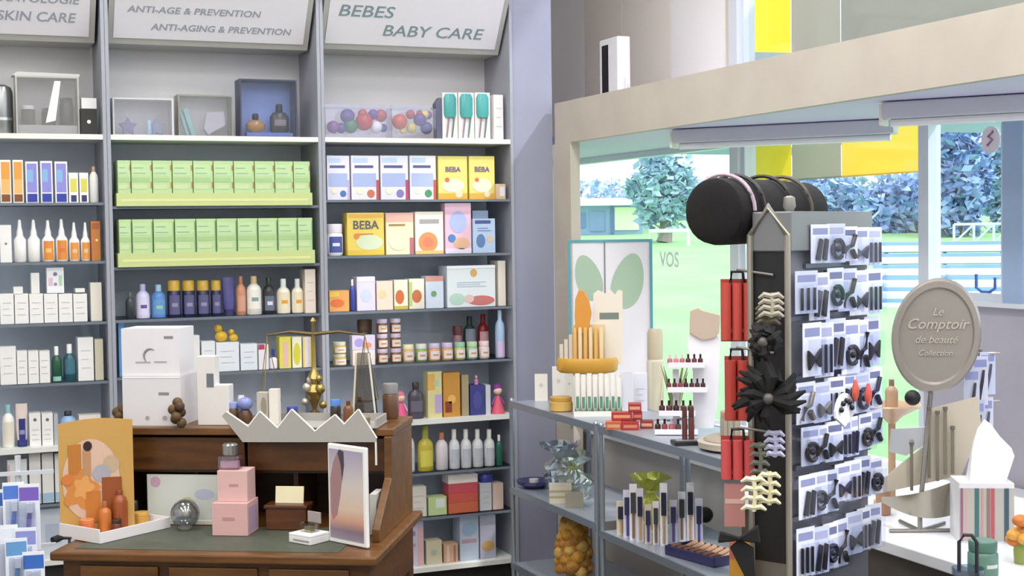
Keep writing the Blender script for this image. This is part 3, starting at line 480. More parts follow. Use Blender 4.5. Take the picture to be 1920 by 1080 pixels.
for k, (h, c) in enumerate(((.052, 'D8603C'), (.046, 'D85244'), (.046, 'D84A58'), (.040, 'E8D8D0'))):
    A = at(841, 930, 'Y', .035).x; B = at(896, 930, 'Y', .035).x
    g_box(B-A, h-.001, c, ['orange box at the bottom of the red stack', 'red box second from bottom of the red stack', 'crimson box third in the red stack', 'off-white box topping the red stack'][k]+', right bay', 'box', ((A+B)/2, .035, zr+.0005), depth=.09, group='stacked flat red boxes'); zr += h
row(2, 7, [('box', 900, 922, 906, 'C8C8CC', 'grey white carton under the blue tin', dict(pat=PRT)), ('box', 924, 944, 906, 'D8B8A8', 'peach carton at the right end', {})])
zb_ = at(915, 906, 'Y', .035).z
tag(MB().lathe([(.034, 0), (.036, .004), (.036, .03), (.03, .038)], M('3C40A4', .3)).build('round_tin', loc=(at(916, 900, 'Y', .035).x, .075, zb_+.001), smooth=True), 'round blue tin on the grey white carton, right bay', 'tin')
row(2, 8, [('box', 755, 795, 980, 'C4BCD4', 'lilac striped carton low beside the desk', dict(depth=.1, pat=[(.7, .98, 0, .9, 'D8A8A8'), (.1, .6, .7, .8, '8A80C0'), (.1, .6, .45, .52, '9A94C0')])), ('box', 799, 829, 1014, 'C8BC9C', 'small beige carton', dict(pat=[('c', .5, .5, .2, 'A8B098')])), ('box', 832, 859, 1020, 'C89A78', 'small tan striped carton', dict(pat=[(.2, .4, .05, .9, 'D8B8A0'), (.7, .85, .05, .9, 'A06A60')])),
  ('box', 862, 898, 967, 'A8B4C8', 'large grey blue carton', dict(depth=.1, pat=[('e', .5, .7, .4, .15, '8CA8C4'), (.1, .9, .4, .48, 'B08A9A')])), ('box', 900, 930, 967, 'B0B0C4', 'large mauve grey carton', dict(depth=.1, pat=[('e', .5, .3, .4, .12, 'C89A58')]))])
# ------------------------------------------------------------------ desk with hutch
DO = Vector((-1.36, -1.79, 0)); DA = math.radians(-30)
WOOD = M('623508', .35, kind='wood', h2='462204', scale=3); WLT = M('774816', .35, kind='wood', h2='5C340C', scale=3); LEA = M('4E5444', .55, kind='noise', h2='454B3C', scale=30)
WDK = M('4A2810', .4, kind='wood', h2='361A0A', scale=3)
dk = root('writing_desk', 'brown wooden writing desk with green leather top and raised hutch', 'desk', DO, DA)
MB().box(0, 1.03, 0, .72, .722, .75, WLT).build('desk_top', dk, bevel=.006)
MB().box(.06, .90, .05, .40, .75, .7515, LEA).build('leather_inlay', dk)
MB().box(.03, 1.0, .03, .69, .56, .722, WOOD).build('apron', dk, bevel=.003)
for i, (a, b) in enumerate(((.09, .34), (.375, .655), (.69, .94))):
    d = MB().box(a, b, .018, .03, .58, .705, WLT).build('drawer', dk, bevel=.003)
    MB().ball(((a+b)/2, .006, .645), .013, M('2A1A10', .3)).build('knob', d, smooth=True)
for x, y in ((.03, .03), (.94, .03), (.03, .63), (.94, .63)):
    MB().box(x, x+.06, y, y+.06, 0, .56, WOOD).build('leg', dk, bevel=.004)
HV = .42
hu = MB()
hu.box(.02, .985, .69, .715, .75, 1.055, WDK).build('hutch_back', dk)
MB().box(.0, 1.0, HV-.02, .72, 1.055, 1.08, WLT).build('hutch_top', dk, bevel=.004)
MB().box(.015, .975, HV+.02, .69, .925, .94, WDK).build('hutch_rail', dk)
for a, b in ((.025, .49), (.50, .965)):
    d = MB().box(a, b, HV, HV+.02, .935, 1.045, WOOD).build('hutch_drawer', dk, bevel=.003)
for x0 in (.0, .97):
    MB().prism([(.20 if x0 else HV-.01, .75), (.20 if x0 else HV-.01, .79), (.27 if x0 else HV-.01, .84), (.385, .92), (.39, 1.055), (.72, 1.055), (.72, .75)], 'X', x0, x0+.025, WLT).build('hutch_side', dk, bevel=.003)
for x0 in (.30, .645): MB().box(x0, x0+.015, HV+.04, .69, .75, .925, WDK).build('divider', dk)
def dk_loc(u, v, z):
    c, s = math.cos(DA), math.sin(DA); return Vector((DO.x+u*c-v*s, DO.y+u*s+v*c, z))
def dkhit(x, y, v):          # desk u, z seen at a photo position on the plane v
    c, s = math.cos(DA), math.sin(DA); n = Vector((-s, c, 0)); q = DO+n*v; d = ray(x, y); P = CAM+d*((q-CAM).dot(n)/d.dot(n))
    return (P-DO).dot(Vector((c, s, 0))), P.z
ZD = .7525; ZH = 1.0805
# white stacked gift boxes on the hutch
u0, _ = dkhit(231, 790, .44); u1, _ = dkhit(340, 790, .44); _, zt_ = dkhit(285, 706, .44)
WB = M('DCD8DC', .5)
def carton(name, u0, u1, v, z0, z1, depth, label, cat, mat, pat=None, rz=DA):
    mb = MB().box(0, u1-u0, 0, depth, 0, z1-z0, mat); front(mb, 0, u1-u0, 0, 0, z1-z0, pat)
    return tag(mb.build(name, loc=dk_loc(u0, v, z0), rz=rz), label, cat)
carton('white_gift_box', u0, u1, .44, ZH, zt_, .16, 'large white box under the crescent logo box, on desk hutch', 'box', WB, [(.62, .8, .62, .68, '8A8890'), ('c', .42, .16, .035, 'A8A0A8'), ('c', .72, .16, .04, 'A8A0A8'), (.02, .98, .97, .99, 'F8F4F8')])
u2, _ = dkhit(229, 700, .45); u3, _ = dkhit(337, 700, .45); _, zu = dkhit(280, 616, .45)
o = carton('white_gift_box', u2, u3, .45, zt_+.001, zu, .14, 'white gift box with grey crescent logo, topmost on desk hutch', 'box', M('E2DEE2', .5), [(.74, .9, .78, .84, '8A8890'), (.24, .5, .27, .3, 'A8A4AC'), (.56, .78, .28, .31, 'A8A4AC')])
mb = MB(); W = u3-u2; H = zu-zt_; pts = [(W*.5+.022*math.cos(a), -.001, H*.42+.024*math.sin(a)) for a in [math.radians(t) for t in range(50, 240, 12)]]
mb.tube(pts, [.001+.0035*math.sin(PI*i/(len(pts)-1)) for i in range(len(pts))], M('8E8C94', .5)).build('crescent_emblem', o)
# stepped white display card
us, _ = dkhit(371, 790, .46); ue, _ = dkhit(430, 790, .46); _, za = dkhit(400, 668, .46); _, zb2 = dkhit(420, 722, .46); um, _ = dkhit(402, 700, .46)
r = root('display_card', 'white stepped cardboard display beside the white gift boxes, on hutch', 'display', dk_loc(us, .46, ZH), DA)
MB().prism([(0, 0), (ue-us, 0), (ue-us, zb2-ZH), (um-us, zb2-ZH), (um-us, za-ZH), (0, za-ZH)], 'Y', 0, .05, M('E0DAD6', .5)).build('card_body', r, bevel=.002)
MB().box((um-us)*.55, (um-us)*.95, -.001, 0, (za-ZH)*.55, (za-ZH)*.75, M('6A7078', .4)).build('grey_patch', r)
# zigzag counter display
zu0 = dkhit(415, 800, .385)[0]; zu1 = dkhit(706, 800, .385)[0]; W = zu1-zu0; ZZ = 1.082
def zz(x, y): a = dkhit(x, y, .385); return (a[0]-zu0, a[1]-ZZ)
prof = [zz(452, 829), zz(415, 778), zz(432, 772), zz(465, 800), zz(487, 771), zz(520, 803), zz(545, 768), zz(590, 809), zz(640, 789-8), zz(640, 800), zz(672, 768), zz(706, 822), zz(706, 829)]
r = root('zigzag_display', 'grey zigzag-fronted counter display holding small bottles on desk hutch', 'display', dk_loc(zu0, .385, ZZ), DA)
prof2 = [zz(455, 829), zz(416, 780), zz(424, 772), zz(465, 800), zz(487, 772), zz(520, 803), zz(547, 768), zz(590, 809), zz(628, 778), zz(645, 796), zz(672, 768), zz(706, 822), zz(706, 829)]
GD = M('A8A49C', .5); EDG = M('E8E4DC', .4)
MB().prism(prof2, 'Y', 0, .006, GD).build('zigzag_front', r)
ed = MB(); P3 = [(x, .003, z) for x, z in prof2[2:12]]
for a, b in zip(P3, P3[1:]): ed.tube([a, b], .0035, EDG, 6)
ed.build('edge_strip', r)
MB().box(.06, W, .006, .165, 0.0, .004, GD).box(.07, W-.003, .16, .165, .0, .03, GD).box(W-.008, W-.002, .006, .16, .004, .03, GD).build('tray_floor', r)
_, zlow = dkhit(706, 872, .385)
MB().box(W-.006, W, -.003, .002, zlow-ZZ, prof2[-1][1], EDG).build('hanging_strip', r)
def on_hutch(x, ybase, v): u, _ = dkhit(x, ybase, v); return dk_loc(u, v, ZZ+.0045)
SP = .46
g_bottle(.035, .07, '6A4A28', 'small wooden-bodied jar at the left of the zigzag display', 'jar', on_hutch(440, 780, .46), kind='jar', cap='8A9AD8', name='jar')
r = root('stopper_bottle', 'amber bottle with round violet-blue stopper in the zigzag display', 'bottle', on_hutch(460, 780, .47))
MB().lathe([(.022, 0), (.024, .03), (.015, .045)], M('5A3418', .3)).build('bottle_body', r, smooth=True); MB().ball((0, 0, .066), .026, M('7A86C8', .2), sc=(1, 1, .85)).build('stopper', r, smooth=True)
carton('cream_carton', dkhit(482, 780, .47)[0], dkhit(503, 780, .47)[0], .47, ZZ+.0045, dkhit(490, 736, .47)[1], .03, 'grey beige carton in the middle of the zigzag display', 'box', M('BDB6A8'), [('e', .6, .55, .25, .3, '9A8E78')])
carton('cream_carton', dkhit(505, 780, .455)[0], dkhit(522, 780, .455)[0], .455, ZZ+.0045, dkhit(512, 730, .455)[1], .03, 'upright cream carton in the middle of the zigzag display', 'box', M('E8E0D4'))
g_bottle(.04, .05, '7A4A1E', 'short brown jar with dark blue lid in the zigzag display', 'jar', on_hutch(551, 780, .5), kind='jar', cap='2E3AA0', name='jar')
g_bottle(.036, .075, '3A2E26', 'dark jar with bright blue lid in the zigzag display', 'jar', on_hutch(632, 780, .5), kind='jar', cap='4A86E0', name='jar')
g_bottle(.034, .075, '7A4420', 'brown pear-shaped bottle at the right of the zigzag display', 'bottle', on_hutch(656, 780, .47), cap='6A3A1C')
# pharmacy balance
BR = M('A8904A', .3, .8); BRD = M('6E5A34', .35, .7)
bc = dk_loc(dkhit(588, 780, .62)[0], .635, ZH)
sc_ = root('balance_scale', 'antique brass pharmacy balance scale with hanging pans behind zigzag display', 'scale', bc, DA-.0)
zt_b = dkhit(590, 596, .62)[1]-ZH; zbm = dkhit(590, 629, .62)[1]-ZH
MB().lathe([(.05, 0), (.05, .008), (.025, .018), (.012, .03)], BRD).build('scale_base', sc_, smooth=True)
MB().lathe([(.010, .02), (.008, .03), (.012, .05), (.02, .07), (.03, .095), (.018, .12), (.026, .14), (.012, .165), (.008, .18), (.007, .26), (.006, zt_b-.02), (.012, zt_b-.012), (.003, zt_b)], BR, seg=12).build('column', sc_, smooth=True)
for k, (dx, dz, rr_) in enumerate(((-.022, .11, .016), (.024, .105, .018), (-.012, .135, .012), (.02, .14, .012), (-.03, .06, .013), (.034, .05, .014))):
    MB().ball((dx, -.012, dz), rr_, BR if k % 2 else M('C8C0B0', .3, .6)).build('ornament', sc_, smooth=True)
bl = dkhit(498, 625, .62)[0]-dkhit(588, 780, .62)[0]; brr = dkhit(682, 629, .62)[0]-dkhit(588, 780, .62)[0]
MB().tube([(bl, 0, zbm), (bl*.5, 0, zbm+.012), (0, 0, zbm+.004), (brr*.5, 0, zbm+.012), (brr, 0, zbm)], [.003, .005, .007, .005, .003], BRD).build('beam', sc_, smooth=True)
for s, zz_ in ((bl, .06), (brr, .07)):
    p = MB()
    for k in range(3):
        a = 2*PI*k/3+.5; p.tube([(s, 0, zbm), (s+.045*math.cos(a), .045*math.sin(a), zz_)], .0016, BR, 5)
    p.build('pan_chain', sc_)
    MB().lathe([(.004, zz_-.014), (.03, zz_-.010), (.047, zz_), (.048, zz_), (.03, zz_-.007), (.002, zz_-.011)], BR, cx=s).build('pan', sc_, smooth=True)
# slim glass obelisk and brown jar at the hutch's right end
r = root('glass_obelisk', 'tall clear tapering bottle standing at the right end of hutch', 'bottle', dk_loc(dkhit(686, 780, .58)[0], .58, ZH), DA)
hh = dkhit(686, 662, .575)[1]-ZH
MB().add([(-.04, -.02, 0), (.04, -.02, 0), (.04, .02, 0), (-.04, .02, 0), (-.026, -.012, hh), (.016, -.012, hh), (.016, .012, hh), (-.026, .012, hh)], [(0, 1, 2, 3), (4, 7, 6, 5), (0, 4, 5, 1), (1, 5, 6, 2), (2, 6, 7, 3), (3, 7, 4, 0)], G('BFB8B0', 12)).build('glass_body', r)
MB().tube([(-.04, -.021, .002), (-.026, -.013, hh)], .0035, M('D8C8A8', .4)).tube([(.04, -.021, .002), (.016, -.013, hh)], .0035, M('D8D4CC', .4)).build('corner_edge', r)
g_bottle(.055, .12, '6E4A36', 'brown apothecary jar with grey lid at hutch right corner', 'jar', dk_loc(.95, .63, ZH), kind='jar', cap='8A8688', name='jar')
tag(MB().lathe([(.02, 0), (.022, .03), (.014, .04)], M('8A7A60', .5)).build('wooden_pot', loc=dk_loc(.89, .45, ZH), smooth=True), 'little tan wooden pot at the right end of hutch', 'pot')
# dried pods
for i, (x, lb) in enumerate(((208, 'brown dried pod ornament left of the white gift boxes'), (352, 'carved brown wooden figure right of the white gift boxes'))):
    r = root('wooden_ornament', lb, 'ornament', dk_loc(max(dkhit(x, 790, .5)[0], .03), .5 if i == 0 else .405, ZH), DA)
    mb = MB()
    for k in range(7):
        a = k*2.4; mb.ball((.014*math.cos(a), .014*math.sin(a), .016+.011*k*(.5 if i == 0 else 1)), .017, M(('5E4018', '4E3018')[k % 2], .6))
    mb.build('carved_body', r, smooth=True)
# --- things on the desk top
def corner(x, y, z=ZD): return at(x, y, 'Z', z)
PK = 'DDA8A4'
p = corner(412, 1003); 
r = root('pink_box', 'larger pink perfume carton at the bottom of the pair, on desk', 'box', (p.x+.045, p.y+.02, ZD), -.52, 'stacked pink perfume cartons')
MB().box(-.05, .068, -.05, .065, 0, .105, M(PK, .5)).build('carton', r, bevel=.001); MB().box(.0682, .0688, -.04, .05, .01, .09, M('B89AB8', .5)).build('printed_side', r)
MB().box(-.015, .025, -.0512, -.05, .05, .06, M('C88A88', .5)).build('printed_name', r)
r2 = root('pink_box', 'smaller pink perfume carton, topmost of the pair, on desk', 'box', (p.x+.058, p.y+.03, ZD+.1055), -.52, 'stacked pink perfume cartons')
MB().box(-.045, .055, -.04, .045, 0, .10, M('E0B0AC', .5)).build('carton', r2, bevel=.001); MB().box(-.005, .025, -.0412, -.04, .05, .058, M('C88A88', .5)).build('printed_name', r2)
r3 = root('perfume_bottle', 'clear square perfume bottle with silver cap on the pink cartons', 'perfume bottle', (p.x+.045, p.y+.032, ZD+.206), -.52)
MB().box(-.036, .036, -.022, .022, 0, .045, G('E8D8EC', 22)).build('glass_body', r3, bevel=.006); MB().box(-.028, .028, -.014, .014, .006, .026, M('E4C0C8', .2)).build('perfume_fill', r3)
MB().lathe([(.02, .045), (.026, .05), (.026, .078), (.02, .084)], M('A8A8A4', .2, .8)).build('cap', r3, smooth=True)
# upright picture
b = corner(688, 1029); L = .175; ang = math.radians(-64); a = b-Vector((L*math.cos(ang), L*math.sin(ang), 0))
zt_p = .31
r = root('poster_stand', 'upright white-edged advertising picture of a figure at sunset, on desk', 'sign', (a.x, a.y, ZD), ang)
MB().box(0, L, 0, .014, 0, zt_p, M('F2F0EE', .4)).build('backing_board', r, bevel=.004)
pm = M('B4A0B8', .45); pnt = pm.node_tree; tcn = pnt.nodes.new('ShaderNodeTexCoord'); sep = pnt.nodes.new('ShaderNodeSeparateXYZ'); mr = pnt.nodes.new('ShaderNodeMapRange'); rp = pnt.nodes.new('ShaderNodeValToRGB')
pnt.links.new(tcn.outputs['Object'], sep.inputs[0]); pnt.links.new(sep.outputs['Z'], mr.inputs[0]); mr.inputs[2].default_value = .31; pnt.links.new(mr.outputs[0], rp.inputs[0]); pnt.links.new(rp.outputs[0], pnt.nodes['Principled BSDF'].inputs['Base Color'])
els = [(.04, '9A92A8'), (.14, '8A7084'), (.24, 'D89A80'), (.36, 'E0C0A8'), (.6, 'D4C8C4'), (1, 'A098BC')]
rp.color_ramp.elements[0].position = els[0][0]; rp.color_ramp.elements[0].color = lin(els[0][1]); rp.color_ramp.elements[1].position = 1; rp.color_ramp.elements[1].color = lin(els[-1][1])
for pz_, ch in els[1:-1]: rp.color_ramp.elements.new(pz_).color = lin(ch)
pic = MB().box(.008, L-.012, -.0012, 0, .015, zt_p-.015, pm)
bands = ['8A86B8', 'A898B8', 'B4A0B8', 'C4AEBC', 'CDB8B8', 'D8C4BC', 'E0C8B4', 'E8B890', 'D88A70', '9A6A78', '8A7A98']
for i, c in enumerate([]):
    h1 = zt_p-.015-(zt_p-.03)*i/len(bands); h0 = zt_p-.015-(zt_p-.03)*(i+1)/len(bands); pic.box(.008, L-.012, -.0012, 0, h0, h1, M(c, .4))
pic.build('printed_picture', r)
fg = MB(); K = L/.155
fg.prism([(K*u, v) for u, v in [(.012, .10), (.012, .2), (.026, .255), (.042, .285), (.054, .28), (.064, .25), (.06, .2), (.052, .15), (.038, .09), (.02, .07)]], 'Y', -.002, -.0012, M('A87C80', .5)).prism([(K*u, v) for u, v in [(.044, .285), (.052, .296), (.068, .29), (.07, .25), (.062, .20), (.056, .25)]], 'Y', -.0026, -.002, M('4A4054', .5)).build('printed_figure', r)
# white box + small clear casket
cs = [corner(560, 1003, .772), corner(622, 1026, .772), corner(672, 1013, .772), corner(596, 986, .772)]
q = cs[0]; ang2 = math.atan2(cs[1].y-cs[0].y, cs[1].x-cs[0].x)
e1 = corner(560, 1012); e2 = corner(624, 1036); bang = math.atan2(e2.y-e1.y, e2.x-e1.x); bL = (e2-e1).length
bang = math.radians(-60); bL = .095; q = e1+Vector((-.036, -.018, 0))
r = root('white_presentation_box', 'flat white presentation box at the foot of the picture, on desk', 'box', (q.x, q.y, ZD), bang)
MB().box(0, bL, 0, .085, 0, .022, M('EEECEA', .4)).build('box_base', r, bevel=.002); MB().box(.0, bL, .0, .085, .022, .03, M('F6F4F2', .4)).build('box_lid', r, bevel=.002)
c_, s_ = math.cos(bang), math.sin(bang)
MB().box(.02, .09, -.0008, 0, .008, .013, M('9A98A0')).build('printed_name', r)
r = root('clear_casket', 'small clear casket with green-gold lining on the white box', 'box', (q.x+c_*.02-s_*.03, q.y+s_*.02+c_*.03, ZD+.0305), bang)
MB().box(0, .05, 0, .035, 0, .028, G('E8E4DC', 20)).build('clear_shell', r); MB().box(.012, .038, .008, .027, .001, .016, M('8A8A5A', .4)).build('lining', r)
MB().box(0, .056, .034, .039, .025, .06, M('A89A98', .4)).build('open_lid', r, bevel=.001)
# wooden box with cream card
p = corner(573, 985)
r = root('wooden_chest', 'small reddish wooden chest holding a cream card, deep on desk', 'chest', dk_loc(.60, .35, ZD), DA)
MB().box(-.02, .115, -.0, .07, 0, .07, M('6A3818', .35, kind='wood', h2='55290F', scale=4)).build('chest_body', r, bevel=.003); MB().box(-.025, .12, -.005, .075, .07, .082, M('5A2C12', .35)).build('chest_rim', r, bevel=.003)
tag(MB().box(0, .095, 0, .004, 0, .055, M('E8DDB0', .5)).build('cream_card', loc=dk_loc(.603, .385, ZD+.0825), rz=DA, rot=(-.15, 0, DA)), 'cream card standing on the wooden chest', 'card')
tag(MB().box(0, .022, 0, .10, 0, .13, M('C8C4BC', .5)).build('paper_pack', loc=dk_loc(.94, .30, ZD), rz=DA), 'narrow grey white pack at right end inside the hutch', 'pack')
# pale picture card and glass ball
u4, _ = dkhit(277, 960, .43); u5, _ = dkhit(424, 960, .43); _, z5 = dkhit(350, 890, .43); u5 = min(u5, u4+.27)
r = root('picture_card', 'long pale green picture card leaning in the hutch opening', 'card', dk_loc(u4, .43, ZD), DA)
MB().box(0, u5-u4, 0, .006, 0, z5-ZD, M('C4C6BC', .5)).build('card', r)
mb = MB().box(.004, u5-u4-.004, -.0004, 0, .02, z5-ZD-.004, M('CCD0C8')); mb.prism(circ(.03, .14, .018), 'Y', -.0008, 0, M('C89AB8')).prism(circ(.14, .06, .03), 'Y', -.0008, 0, M('B8B890')).prism(circ(.20, .10, .035, 24, .018), 'Y', -.0008, 0, M('B4BCD0')).build('printed_picture', r)
MB().box(0, u5-u4, -.012, 0, 0, .012, M('D8D4C4', .5)).build('card_foot', r)
p = dk_loc(dkhit(347, 965, .35)[0], .35, ZD)
r = root('glass_ball', 'clear glass ball ornament in front of the pale picture card', 'ornament', p)
MB().ball((0, 0, .05), .048, G('C8CED8', 30), seg=20).build('ball', r, smooth=True); MB().lathe([(.02, 0), (.024, .008), (.01, .01)], M('A8A090', .4)).build('foot_ring', r); MB().ball((.004, 0, .05), .02, M('C8C8B0', .4)).build('inner_bead', r, smooth=True)
# amber range display: tray, curved poster, bottles
tp = corner(188, 1020); TA = math.radians(33)
r = root('display_tray', 'white cardboard tray of the orange suncare display, left on desk', 'tray', (tp.x, tp.y, ZD), TA)
tr = MB(); tw, td = .29, .20; WT = M('ECE6E8', .4)
tr.box(0, tw, 0, td, 0, .004, WT).box(0, tw, 0, .004, .004, .035, WT).box(0, .004, .004, td, .004, .045, WT).box(tw-.004, tw, .004, td, .004, .035, WT).build('tray_body', r, bevel=.001)
def tray_pt(x, y, z=ZD+.0045):
    c, s = math.cos(TA), math.sin(TA); return Vector((tp.x+x*c-y*s, tp.y+x*s+y*c, z))
PB = tray_pt(.05, .178); PW = .235; PH = .36
r = root('curved_poster', 'curved golden display card printed with orange bottles, left on desk', 'poster', (PB.x-.05, PB.y-.01, ZD+.005), math.radians(2))
def arc(u): return (u*PW, .028*math.sin(PI*u)+.0)
seg = 14; vs = []; 
for j in range(2):
    for i in range(seg+1):
        x, y = arc(i/seg)
        for k in range(2): vs.append((x+(0, .012*0)[k], y+k*.003, j*(PH+.008*math.sin(PI*i/seg))))
n2 = (seg+1)*2; fs = []
for i in range(seg):
    a = 2*i; fs += [(a, a+2, a+2+n2, a+n2), (a+1, a+1+n2, a+3+n2, a+3), (a, a+1, a+3, a+2), (a+n2, a+2+n2, a+3+n2, a+1+n2)]
fs += [(0, n2, n2+1, 1), (2*seg, 2*seg+1, n2+2*seg+1, n2+2*seg)]
MB().add(vs, fs, M('CE9A44', .5)).build('poster_card', r, smooth=True)
def blob(name, u0, u1, v0, v1, c, kind='e', k=0):
    mb = MB(); N = 24; pts = []; J = 5
    for j in range(J+1):
        for i in range(N):
            a = 2*PI*i/N; cx, sy = math.cos(a), math.sin(a)
            if kind == 'r': cx = max(-1, min(1, cx*1.5)); sy = max(-1, min(1, sy*1.5))
            if kind == 'f': q = 1+.22*math.cos(5*a); cx *= q; sy *= q
            f = max(j/J, .001); u = (u0+u1)/2+(u1-u0)/2*cx*f; v = (v0+v1)/2+(v1-v0)/2*sy*f; x, y = arc(u); pts.append((x, y-.0012-.0009*k, v*PH))
    mb.add(pts, [(j*N+i, j*N+(i+1) % N, (j+1)*N+(i+1) % N, (j+1)*N+i) for j in range(J) for i in range(N)], M(c, .5)); return mb.build(name, r)
blob('printed_glow', .04, .82, .10, .84, 'DDB49A'); blob('printed_blossom', .06, .52, .22, .56, 'DC8430', 'f', 1); blob('printed_blossom', .20, .46, .30, .50, 'E89A48', 'f', 2)
blob('printed_bottle', .13, .31, .52, .80, 'C8741E', 'r', 1); blob('printed_bottle', .33, .44, .5, .74, 'C08A58', 'r', 2); blob('printed_cap', .34, .46, .73, .82, '3A1E18', k=3)
blob('printed_shell', .46, .70, .44, .60, 'A8A4B0', k=2); blob('printed_shell', .6, .82, .52, .68, 'C4A884', k=1); blob('printed_fruit', .03, .2, .44, .54, 'E07828', k=3); blob('printed_bottle', .58, .84, .10, .48, 'A04A14', 'r', 3); blob('printed_bottle', .36, .56, .08, .36, 'D0741C', 'r', 3)
def tp_(x, y): return tray_pt(x, y)
g_bottle(.05, .13, 'A04818', 'tall rust-red bottle in the orange display tray', 'bottle', tp_(.155, .085), cap='8A3C14', capf=.12)
g_bottle(.042, .10, 'C8681E', 'amber orange bottle in the orange display tray', 'bottle', tp_(.105, .10), cap='A85A1E', capf=.2)
g_bottle(.05, .05, 'D0602A', 'squat orange jar in the orange display tray', 'jar', tp_(.045, .115), kind='jar', cap='E07A3A', name='jar')
g_bottle(.035, .045, '6E2A14', 'small dark brown jar in the orange display tray', 'jar', tp_(.115, .055), kind='jar', cap='3A1A10', name='jar')
g_bottle(.052, .045, 'D09430', 'round gold jar at the right end of the display tray', 'jar', tp_(.235, .075), kind='jar', cap='E0A840', name='jar')
g_bottle(.026, .075, 'E05A28', 'slim bottle with orange body and black cap beside display tray', 'bottle', tp_(.262, .14), cap='2A2A26', capf=.5, kind='spray')
tag(MB().ball((0, 0, .01), .012, M('5A3A2A', .4), sc=(1, 1, .8)).build('dark_nut', loc=tp_(.15, .02), smooth=True), 'left of two small dark nuts at the tray front', 'nut')
tag(MB().ball((0, 0, .009), .011, M('7A5A50', .4), sc=(1, 1, .8)).build('dark_nut', loc=tp_(.18, .02), smooth=True), 'right of two small dark nuts at the tray front', 'nut')
r = root('powder_brush', 'small black powder brush lying off the display tray, desk corner', 'brush', tray_pt(-.03, .13, ZD), TA)
MB().tube([(-.05, 0, .012), (-.03, 0, .014), (-.012, 0, .012)], [.011, .012, .006], M('161414', .8)).build('bristle_head', r, smooth=True); MB().tube([(-.012, 0, .012), (.02, 0, .006)], [.005, .004], M('2A2624', .3)).build('handle', r, smooth=True)
# ------------------------------------------------------------------ toothbrush rack at the bottom left
tb = deep(36, 1000, 3.7)
r = root('wire_rack', 'white wire rack of toothbrush packs at the bottom left corner', 'rack', (tb.x, tb.y, 0), -.1)
MB().tube([(0, .03, .02), (0, .03, tb.z+.2)], .008, M('D8DCE4', .3, .4)).build('post', r, smooth=True); MB().box(-.14, .14, -.08, .14, 0, .02, M('C8CCD4', .4)).build('rack_base', r)
ZR = [tb.z+.155, tb.z-.04]
for z in ZR: MB().box(-.09, .09, .015, .024, z-.005, z+.005, M('D8DCE4', .3, .4)).build('cross_bar', r)
tbs = [(8, 918, '3A62C8'), (24, 905, '4A7AE0'), (40, 925, 'E4E8F4'), (53, 908, '7A5AC8'), (12, 985, 'E0E4F0'), (30, 1010, '5A9AD8'), (47, 990, '8A90D8'), (62, 1035, '2E6AD0')]
for i, (x, y, c) in enumerate(tbs):
    t = 3.62-.035*(i % 2) if i < 4 else 3.52-.035*(i % 2)
    top = deep(x, y, t); h = .17; nm = {'3A62C8': 'blue', '4A7AE0': 'bright blue', 'E4E8F4': 'white', '7A5AC8': 'violet', 'E0E4F0': 'pale', '5A9AD8': 'sky blue', '8A90D8': 'lavender', '2E6AD0': 'royal blue'}[c]
    q = root('toothbrush_pack', 'hanging %s toothbrush pack in the %s row at bottom left' % (nm, 'upper' if i < 4 else 'lower'), 'toothbrush pack', (top.x, top.y, top.z-h), -.25+.1*(i % 3), 'hanging toothbrush packs')
    MB().box(-.026, .026, .004, .006, 0, h, M('E6EAF4', .4)).box(-.024, .024, .0035, .004, h*.75, h*.95, M(c, .4)).build('backing_card', q)
    MB().tube([(-.006, 0, .02), (.0, -.003, .08), (.004, 0, h*.72)], [.005, .006, .004], M(c, .3)).build('brush_handle', q, smooth=True)
    MB().box(-.004, .010, -.010, -.002, h*.58, h*.72, M('F4F4F8', .5)).build('bristles', q)
    MB().box(-.018, .018, -.012, -.0115, .008, h*.74, G('F0F4FC', 14)).build('blister', q)
# ------------------------------------------------------------------ display platform in the window alcove
pf = root('display_platform', 'pale platform board inside the shop window behind the metal shelves', 'platform', (1.24, -3.0, 0))
MB().box(0, .64, 0, 4.6, .74, .78, M('E4E4E8', .4)).build('platform_board', pf); MB().box(.02, .04, .02, 4.58, 0, .74, M('C4C0BC', .6)).build('front_board', pf)
# ------------------------------------------------------------------ metal shelf units
ST = M('A9B4C4', .3, .75); SHM = M('B4BCCA', .35, .5)
def unit(y1, y0, zs, label):
    r = root('metal_shelf_unit', label, 'shelf unit', (.72, y0, 0), group='metal shelf units by the window'); W = y1-y0
    for x in (.008, .39):
        for y in (.008, W-.008):
            p = MB().tube([(x, y, 0), (x, y, .957)], .011, ST, 10).build('post', r, smooth=True)
            MB().ball((x, y, .957), .013, ST, 10).build('post_cap', p, smooth=True)
    for z in zs:
        MB().box(.0, .40, .02, W-.02, z-.006, z, SHM).box(-.003, .005, .0, W, z-.028, z+.002, ST).box(.395, .403, .0, W, z-.028, z+.002, ST).build('shelf', r, bevel=.001)
    return r
unit(-.47, -1.355, (.955, .565, .225), 'metal shelf unit nearest the lilac wall column')
unit(-1.385, -2.62, (.955, .545, .2), 'longer metal shelf unit behind the hair accessory rack')
ZU = .9555
def uni(x, y, z=ZU): return at(x, y, 'Z', z)
def view_rz(p): d = p-CAM; return math.atan2(d.y, d.x)-PI/2       # turned to face the shop
